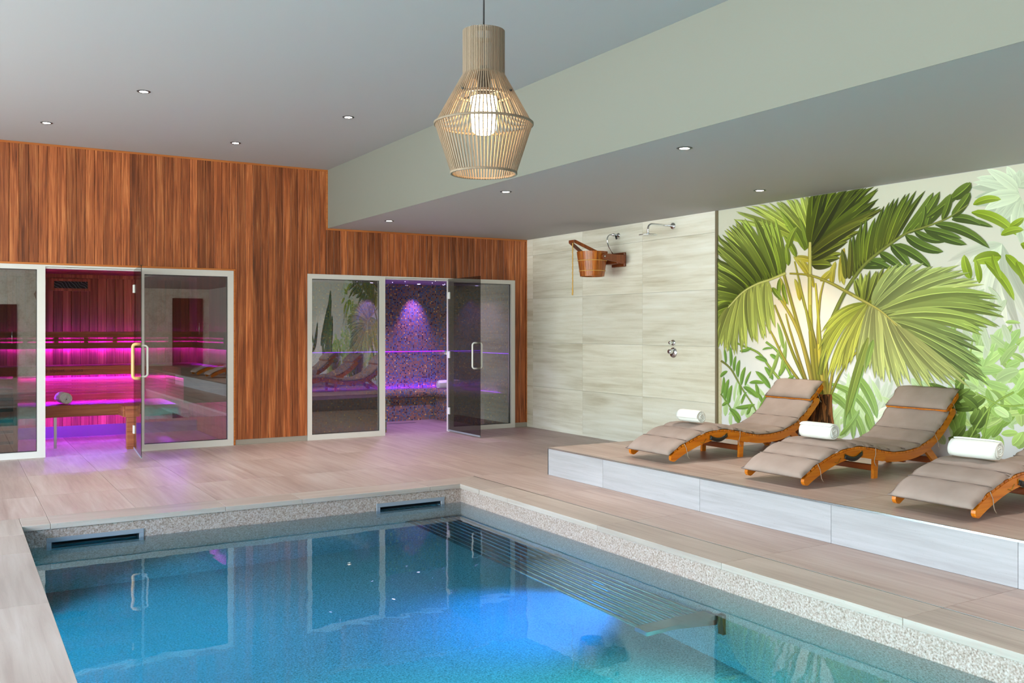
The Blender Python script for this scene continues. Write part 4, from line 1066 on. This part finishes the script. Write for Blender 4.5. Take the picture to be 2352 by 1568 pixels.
# --- pale washed foliage far behind
PALE = (204, 214, 190); PALE2 = (208, 224, 196); PG = (190, 200, 172)
fan([(2352, 470), (2330, 420)], [(2420, 520), (2352, 560), (2290, 520), (2240, 470), (2230, 420), (2252, 396), (2300, 392), (2352, 388), (2420, 400)], 34, 26, PG, PALE, 0.08, 10, 0.95, 1.03)
fan([(2300, 560)], [(2180, 600), (2190, 660), (2250, 720), (2330, 760), (2400, 740)], 18, 24, PALE, (214, 208, 196), 0.1, 10, 0.97, 1.02)
fan([(1990, 960)], [(1900, 900), (1930, 860), (1990, 850), (2050, 880), (2080, 940)], 22, 22, PALE2, (218, 226, 214), 0.15, 12, 0.95, 1.03)
for k in range(46):
    x0, y0 = MR.uniform(1900, 2352), MR.uniform(900, 1040); a = MR.uniform(-2.6, -0.5); l_ = MR.uniform(40, 110)
    blade((x0, y0), (x0 + l_ * math.cos(a), y0 + l_ * math.sin(a)), MR.uniform(-0.2, 0.2), MR.uniform(12, 26), (186, 212, 150), (204, 224, 180), 0.93, 1.05)
for k in range(22):
    x0, y0 = MR.uniform(1655, 1760), MR.uniform(900, 980); a = MR.uniform(-2.4, -0.7); l_ = MR.uniform(25, 60)
    blade((x0, y0), (x0 + l_ * math.cos(a), y0 + l_ * math.sin(a)), MR.uniform(-0.2, 0.2), MR.uniform(6, 12), (176, 206, 140), (200, 222, 176), 0.93, 1.05)
# pale bark strip at the wall profile
for k in range(14):
    y0 = 800 + k * 14; blade((1652, y0), (1657, y0 + 30), 0.05, 9, (206, 196, 160), (196, 186, 150), 0.9, 1.08)
# --- middle-ground foliage on the right
G1, G2, G3, G4 = (142, 176, 78), (168, 198, 108), (112, 140, 60), (188, 212, 128)
for b, t, w, bd in (((2300, 590), (2235, 600), 30, 0.1), ((2230, 640), (2215, 585), 22, -0.1), ((2262, 600), (2330, 690), 20, -0.15), ((2310, 585), (2352, 640), 22, -0.1),
                    ((2335, 600), (2360, 660), 22, -0.1), ((2280, 585), (2300, 640), 14, 0.05), ((2345, 560), (2400, 590), 24, -0.1), ((2250, 650), (2240, 595), 16, 0.1),
                    ((2232, 488), (2335, 540), 24, -0.22), ((2236, 470), (2300, 458), 18, -0.2), ((2320, 520), (2352, 500), 16, 0.1), ((2300, 540), (2352, 528), 18, -0.2)):
    blade(b, t, bd, w, (134, 158, 24), (164, 186, 60), 0.82, 1.15, (0.5, 0.6))
for b, t, w, bd in (((2180, 780), (2200, 700), 14, 0.1), ((2190, 790), (2225, 850), 16, 0.1), ((2230, 790), (2248, 740), 12, 0.1), ((2310, 740), (2345, 742), 9, -0.1), ((2305, 765), (2325, 745), 14, 0.2),
                    ((2325, 760), (2352, 800), 14, 0.1), ((2335, 790), (2360, 770), 14, 0.1), ((2300, 818), (2330, 850), 20, 0.1), ((2352, 830), (2320, 812), 16, 0.1)):
    blade(b, t, bd, w, G2, G4, 0.85, 1.12)
for k in range(58):
    x0 = MR.uniform(2190, 2380); y0 = MR.uniform(860, 1050); a = MR.uniform(-3.0, 0.4); l_ = MR.uniform(36, 84)
    f = MR.uniform(0.88, 1.12); c1 = MR.choice((G1, G2, G4, (140, 180, 74)))
    blade((x0, y0), (x0 + l_ * math.cos(a), y0 + l_ * math.sin(a)), MR.uniform(-0.15, 0.15), MR.uniform(15, 30), tuple(q * f for q in c1), tuple(q * f * 1.06 for q in c1), 0.90, 1.10, (0.55, 0.6))
for k in range(54):
    x0 = MR.uniform(2205, 2375); y0 = MR.uniform(800, 950); a = MR.uniform(-2.9, 0.9); l_ = MR.uniform(34, 76)
    f = MR.uniform(0.92, 1.10); c1 = MR.choice(((178, 206, 128), (168, 200, 120), (190, 214, 150), (154, 188, 100)))
    blade((x0, y0), (x0 + l_ * math.cos(a), y0 + l_ * math.sin(a)), MR.uniform(-0.15, 0.15), MR.uniform(14, 28), tuple(q * f for q in c1), tuple(q * f * 1.05 for q in c1), 0.92, 1.08, (0.55, 0.6))
for k in range(80):
    x0 = MR.uniform(2370, 2720); y0 = MR.uniform(840, 1200); a = MR.uniform(-2.9, 0.2); l_ = MR.uniform(50, 120)
    c1 = MR.choice(((178, 206, 128), (168, 200, 120), (142, 176, 78), (154, 188, 100)))
    blade((x0, y0), (x0 + l_ * math.cos(a), y0 + l_ * math.sin(a)), MR.uniform(-0.15, 0.15), MR.uniform(20, 38), c1, tuple(q * 1.05 for q in c1), 0.9, 1.1, (0.55, 0.6))
for k in range(16):
    x0 = MR.uniform(2190, 2352); y0 = MR.uniform(640, 780); a = MR.uniform(0.6, 2.4); l_ = MR.uniform(40, 90)
    blade((x0, y0), (x0 + l_ * math.cos(a), y0 + l_ * math.sin(a)), MR.uniform(-0.15, 0.15), MR.uniform(10, 18), (196, 206, 172), (206, 216, 190), 0.96, 1.04, (0.55, 0.6))
for k in range(20):
    x0 = MR.uniform(2176, 2250); y0 = MR.uniform(890, 1040); a = MR.uniform(-2.8, 0.2); l_ = MR.uniform(36, 74)
    blade((x0, y0), (x0 + l_ * math.cos(a), y0 + l_ * math.sin(a)), MR.uniform(-0.15, 0.15), MR.uniform(16, 26), (88, 112, 40), (124, 150, 66), 0.80, 1.18, (0.55, 0.6))
for p in ([(2330, 900), (2270, 940), (2210, 1040)], [(2352, 930), (2300, 930), (2240, 900)], [(2275, 935), (2262, 990), (2250, 1050)], [(2200, 890), (2222, 850), (2235, 780)]):
    stem(p, 5, 3, (140, 168, 70), (160, 188, 90))
# --- drooping grassy leaves left and right of the trunk
for b, t, w, bd in (((1900, 905), (1986, 1040), 18, -0.35), ((1905, 880), (2010, 1000), 16, -0.35), ((1908, 900), (1962, 985), 12, -0.3), ((1960, 856), (2015, 960), 20, -0.16), ((1985, 830), (1942, 1000), 22, 0.08),
                    ((1945, 900), (1960, 1010), 16, -0.1), ((1990, 950), (2010, 1000), 12, 0.1), ((1930, 1000), (1975, 940), 12, 0.1)):
    blade(b, t, bd, w, (132, 164, 74), (150, 184, 110), 0.85, 1.16, (0.4, 0.5))
# --- leafy shoots at the left
LG = (126, 164, 62); LG2 = (110, 150, 66)
stem([(1657, 828), (1680, 848), (1704, 890), (1730, 930), (1748, 966)], 4.5, 2.5, (120, 116, 56), (126, 164, 70))
stem([(1675, 780), (1712, 796), (1745, 812), (1770, 845), (1795, 875)], 4.0, 6.0, (124, 144, 50), (140, 164, 70))
stem([(1656, 904), (1676, 932), (1690, 962), (1700, 976)], 3.0, 2.5, (112, 132, 60), (130, 166, 80))
stem([(1760, 785), (1785, 805), (1803, 834), (1820, 870), (1826, 900)], 5, 6, (124, 154, 56), (140, 164, 70))
stem([(1782, 880), (1768, 905), (1756, 950)], 4, 5, (120, 158, 70), (130, 168, 80))
for b, t, w, bd in (((1679, 842), (1677, 795), 7, 0.08), ((1687, 853), (1691, 817), 7, -0.1), ((1696, 866), (1700, 826), 9, -0.12), ((1704, 884), (1713, 842), 9, -0.12), ((1712, 886), (1726, 852), 6, -0.1),
                    ((1668, 834), (1664, 800), 6, 0.05), ((1656, 866), (1672, 852), 8, -0.2), ((1658, 906), (1663, 864), 7, 0.1), ((1666, 918), (1675, 870), 10, -0.1), ((1674, 928), (1682, 884), 10, -0.1),
                    ((1660, 932), (1673, 924), 7, -0.2), ((1708, 888), (1742, 914), 12, -0.15), ((1742, 912), (1736, 880), 8, 0.1), ((1722, 879), (1756, 880), 9, -0.15), ((1770, 892), (1736, 852), 12, 0.12),
                    ((1776, 872), (1757, 842), 10, 0.1), ((1700, 806), (1727, 798), 8, 0.15), ((1763, 831), (1735, 820), 11, 0.18), ((1785, 826), (1769, 814), 9, 0.2), ((1752, 803), (1775, 800), 5, -0.2),
                    ((1790, 864), (1806, 838), 10, -0.1), ((1702, 908), (1698, 882), 5, 0.1), ((1690, 936), (1735, 928), 10, 0.1), ((1676, 938), (1702, 966), 11, -0.15), ((1700, 972), (1680, 945), 8, 0.1),
                    ((1716, 952), (1724, 930), 7, 0.1), ((1752, 926), (1738, 900), 8, 0.15), ((1808, 880), (1826, 862), 8, -0.2), ((1715, 900), (1704, 928), 6, 0.1), ((1744, 940), (1760, 905), 8, 0.1)):
    blade(b, t, bd, w, LG2, LG, 0.84, 1.14, (0.55, 0.6))
for b, t, w in (((1768, 868), (1794, 790), 8), ((1794, 860), (1806, 780), 10), ((1800, 800), (1786, 740), 9)):
    blade(b, t, 0.05, w, (140, 164, 70), (150, 172, 90), 0.86, 1.1)
# --- trunk
for k in range(90):
    t = MR.random(); x0 = 1846 + t * 62 + MR.uniform(-4, 4); y0 = MR.uniform(882, 900)
    x1 = 1822 + t * 92 + MR.uniform(-8, 8); y1 = 1012 + MR.uniform(-12, 8)
    if k >= 46: y0 = MR.uniform(890, 960); y1 = y0 + MR.uniform(30, 60); x1 = x0 + (x1 - x0) * 0.5 + MR.uniform(-8, 8)
    f = MR.uniform(0.55, 1.3); blade((x0, y0), (x1, y1), MR.uniform(-0.06, 0.06), MR.uniform(5, 11), (116 * f, 66 * f, 28 * f), (142 * f, 92 * f, 52 * f), 0.6, 1.25, (0.2, 0.4))
# --- stems of the palm rising from the trunk
SY, SG = (168, 152, 46), (126, 128, 44)
ST = [([(1884, 905), (1868, 800), (1861, 690), (1861, 560)], 11, 7), ([(1878, 905), (1846, 790), (1818, 690), (1800, 625)], 9, 6), ([(1872, 905), (1838, 770), (1796, 690), (1762, 655)], 9, 5),
      ([(1866, 905), (1826, 820), (1798, 745), (1780, 700)], 8, 4), ([(1890, 905), (1872, 780), (1846, 690), (1836, 640)], 8, 4), ([(1894, 905), (1880, 780), (1884, 690), (1895, 640)], 9, 3),
      ([(1899, 905), (1886, 800), (1880, 720), (1874, 650)], 10, 4), ([(1856, 900), (1806, 830), (1776, 770), (1760, 745)], 7, 3), ([(1862, 902), (1838, 830), (1816, 760), (1806, 720)], 8, 3),
      ([(1886, 905), (1858, 740), (1840, 660), (1826, 600)], 7, 3), ([(1903, 905), (1900, 820), (1915, 760), (1940, 720)], 7, 4), ([(1906, 905), (1915, 850), (1935, 800), (1965, 745)], 7, 4),
      ([(1910, 905), (1930, 860), (1950, 830), (1985, 790)], 6, 4), ([(1880, 905), (1868, 830), (1862, 760)], 12, 8), ([(1896, 905), (1885, 840), (1882, 790)], 12, 8), ([(1888, 905), (1878, 850), (1874, 800)], 10, 8)]
for i, (p, a, b) in enumerate(ST): f = 0.86 + 0.28 * MR.random(); stem(p, a, b, tuple(q * f for q in lerp(SG, (150, 118, 60), 0.3 * (i % 3))), tuple(q * f for q in SY))
for b, t, w, bd in (((1870, 660), (1835, 585), 12, 0.1), ((1862, 640), (1823, 588), 10, 0.05), ((1838, 690), (1826, 640), 11, 0.1), ((1902, 640), (1920, 600), 12, 0.1), ((1912, 655), (1918, 608), 12, -0.1),
                    ((1885, 645), (1910, 620), 14, 0.1), ((1806, 700), (1792, 636), 10, 0.06), ((1868, 600), (1824, 592), 14, 0.12), ((1935, 600), (1940, 655), 13, 0.06), ((1940, 570), (1930, 650), 12, 0.05)):
    blade(b, t, bd, w, (176, 152, 30), (190, 176, 70), 0.84, 1.2, (0.45, 0.55))
# --- upper fan leaf: light left half, dark right half
fan([(1858, 560), (1860, 556), (1862, 552)], [(1684, 498), (1716, 474), (1764, 466), (1800, 452), (1836, 440), (1866, 428)], 20, 16, (150, 158, 40), (172, 186, 92), 0.05, 7, 0.76, 1.25)
fan([(1850, 575), (1856, 570)], [(1790, 480), (1800, 520), (1830, 500)], 6, 15, (120, 138, 28), (150, 170, 60), 0.1, 6)
fan([(1862, 562), (1864, 566), (1866, 576)], [(1872, 420), (1905, 420), (1950, 420), (1985, 424), (2016, 428), (2014, 462), (2020, 482)], 22, 24, (66, 72, 4), (84, 98, 20), -0.02, 5, 0.62, 1.5, 0.2)
fan([(1866, 578), (1866, 590), (1866, 608)], [(2026, 480), (1976, 526), (1952, 553), (1935, 584), (1912, 612)], 9, 22, (78, 78, 8), (112, 118, 34), -0.07, 5, 0.62, 1.5, 0.15)
stem([(1862, 700), (1862, 620), (1862, 556)], 8, 6, (186, 168, 74), (190, 180, 96))
# --- left leaves arching over
fan([(1802, 628), (1790, 634), (1770, 642)], [(1782, 505), (1758, 500), (1728, 506), (1702, 508), (1680, 514)], 14, 17, (112, 126, 30), (150, 168, 66), 0.04, 8, 0.68, 1.35, 0.2)
fan([(1774, 642), (1758, 646), (1742, 650), (1716, 666), (1690, 690), (1676, 706)], [(1690, 505), (1660, 528), (1640, 552), (1632, 590), (1625, 640), (1625, 690), (1630, 740)], 34, 19, (84, 96, 14), (152, 164, 74), 0.08, 8, 0.66, 1.4, 0.22)
fan([(1676, 704), (1690, 690), (1712, 668), (1740, 652), (1764, 644)], [(1640, 800), (1662, 810), (1690, 806), (1722, 790), (1750, 776), (1782, 764)], 30, 15, (158, 158, 70), (176, 184, 84), 0.07, 12, 0.78, 1.25, 0.14)
stem([(1806, 627), (1770, 642), (1740, 652), (1706, 672), (1674, 706)], 6, 3, (188, 180, 90), (196, 190, 110))
for b, t, w, bd in (((1800, 650), (1812, 700), 9, 0.1), ((1792, 640), (1790, 690), 9, 0.05), ((1776, 660), (1800, 690), 12, 0.1), ((1830, 590), (1800, 540), 14, 0.1), ((1812, 570), (1833, 520), 15, -0.15), ((1795, 620), (1775, 540), 13, 0.05), ((1812, 610), (1806, 560), 12, 0.05)):
    blade(b, t, bd, w, (122, 138, 30), (146, 162, 58), 0.74, 1.25)
# --- feathered frond rising to the right
RA = [(1885, 860), (1900, 770), (1925, 705), (1955, 650), (1990, 605), (2040, 565), (2085, 535), (2130, 520), (2180, 500), (2225, 470)]
for b, t, w, bd in (((1976, 612), (2050, 614), 18, -0.1), ((1980, 608), (2044, 598), 16, -0.1), ((2000, 598), (2052, 620), 14, -0.1), ((2022, 580), (2076, 618), 20, -0.05), ((2048, 562), (2092, 612), 22, -0.05), ((2056, 562), (2140, 616), 22, -0.12),
                    ((2082, 540), (2168, 578), 24, 0.16), ((2102, 530), (2178, 552), 18, 0.2), ((2124, 524), (2222, 562), 22, 0.05), ((2126, 526), (2210, 548), 16, -0.06), ((2150, 515), (2274, 570), 22, -0.18),
                    ((2188, 504), (2282, 522), 15, -0.1), ((2190, 500), (2254, 516), 18, -0.18)):
    blade(b, t, bd, w, (84, 104, 30), (100, 124, 48), 0.70, 1.35, (0.4, 0.6))
fan([(1962, 636), (1985, 608), (2010, 592), (2035, 570), (2052, 556)], [(1958, 548), (1972, 524), (1990, 506), (2014, 494), (2030, 478), (2055, 458), (2070, 456), (2098, 440), (2124, 436)], 15, 16, (92, 98, 20), (86, 104, 28), -0.06, 5, 0.66, 1.55, 0.16, shuffle=False)
for b, t, w, bd in (((2075, 540), (2145, 442), 20, 0.08), ((2090, 535), (2160, 440), 22, 0.1), ((2104, 530), (2185, 445), 20, 0.12), ((2112, 528), (2125, 470), 14, 0.15), ((2130, 522), (2140, 490), 14, -0.1), ((2130, 500), (2230, 418), 16, 0.04), ((2190, 455), (2232, 420), 26, 0.08),
                    ((2166, 505), (2186, 448), 16, 0.06), ((2188, 498), (2230, 442), 22, 0.08)):
    blade(b, t, bd, w, (88, 106, 26), (104, 124, 44), 0.7, 1.4, (0.4, 0.5))
for b, t, w, bd in (((1944, 640), (1935, 572), 15, 0.06), ((1952, 640), (1955, 552), 14, 0.04)): blade(b, t, bd, w, (98, 94, 22), (100, 106, 34), 0.72, 1.3, (0.3, 0.5))
stem(RA, 11, 3, (112, 116, 40), (122, 128, 54))
stem([(1815, 628), (1860, 632), (1905, 648), (1950, 672), (2003, 700)], 4, 9, (150, 132, 34), (160, 150, 70))
# --- big fan leaf lower right
fan([(1990, 694), (2000, 698)], [(1896, 850), (1888, 830), (1884, 800), (1890, 770), (1905, 735)], 9, 13, (140, 142, 44), (166, 168, 60), 0.22, 8, 0.8, 1.25)
fan([(1994, 696), (2002, 700)], [(1900, 870), (1925, 860), (1942, 850), (1960, 830), (1975, 835)], 12, 13, (158, 154, 60), (178, 178, 70), 0.12, 10, 0.78, 1.25)
fan([(1975, 685), (1990, 692), (2006, 700)], [(1966, 640), (1985, 628), (2010, 622), (2040, 612), (2062, 606)], 11, 15, (112, 116, 30), (156, 164, 70), -0.02, 5, 0.62, 1.4, 0.2)
fan([(2006, 700), (2016, 706), (2026, 712)], [(2068, 606), (2110, 606), (2160, 612), (2205, 614), (2240, 634), (2262, 650)], 16, 20, (160, 166, 92), (172, 186, 104), -0.10, 6, 0.74, 1.28, 0.16)
fan([(2026, 712), (2038, 722), (2050, 732)], [(2296, 680), (2310, 740), (2296, 748), (2262, 752), (2252, 772)], 13, 24, (154, 160, 84), (146, 166, 76), -0.16, 8, 0.72, 1.3, 0.16)
fan([(2050, 732), (2062, 744), (2068, 756)], [(2248, 785), (2256, 820), (2250, 826), (2274, 884), (2220, 872)], 13, 22, (140, 146, 76), (122, 142, 78), -0.07, 7, 0.72, 1.38, 0.16)
fan([(2062, 748), (2052, 736), (2036, 722), (2022, 712), (2008, 702), (2000, 700)], [(2230, 880), (2186, 884), (2150, 888), (2120, 884), (2090, 876), (2060, 890), (2036, 874), (2012, 862), (1992, 852), (1976, 840)], 30, 17, (176, 170, 98), (192, 200, 118), 0.03, 12, 0.80, 1.22, 0.12)
blade((1996, 775), (1944, 960), 0.03, 19, (140, 146, 60), (124, 150, 66), 0.82, 1.2, (0.4, 0.5)); blade((2008, 780), (1990, 850), 0.03, 14, (136, 160, 70), (146, 170, 84), 0.82, 1.2)
stem([(1960, 678), (2000, 699), (2030, 718), (2062, 748)], 7, 3, (176, 160, 70), (196, 180, 90))
# --- print beyond the loungers towards the end wall: broad dark leaves
for k in range(26):
    y0, z0 = MR.uniform(-12.6, -7.6), MR.uniform(0.5, 1.2); y1, z1 = y0 + MR.uniform(-0.6, 0.6), z0 + MR.uniform(0.5, 1.3); w = MR.uniform(0.12, 0.34)
    rows, cols = [], []; f = MR.uniform(0.7, 1.3)
    for i in range(9):
        t = i / 8; hw_ = w / 2 * math.sin(pi * min(max(t, 0.02), 0.98)) ** 0.7
        y = y0 + (y1 - y0) * t; z = z0 + (z1 - z0) * t - 0.12 * math.sin(pi * t)
        rows.append([(y + hw_ * q, z) for q in (-1, -0.05, 0.05, 1)]); c = (70 * f, 100 * f, 50 * f)
        cols.append([c, c, tuple(q * 1.4 for q in c), tuple(q * 0.8 for q in c)])
    put(rows, cols)
mm = bpy.data.meshes.new('wall_mural'); mm.from_pydata(MV, [], MF)
ca = mm.color_attributes.new('Col', 'FLOAT_COLOR', 'POINT'); ca.data.foreach_set('color', [q for c in MC for q in c])
mm.materials.append(M['print'])
mural = tag(link('wall_mural', mm), 'large printed wall mural of green palm fronds on pale paper', 'mural')
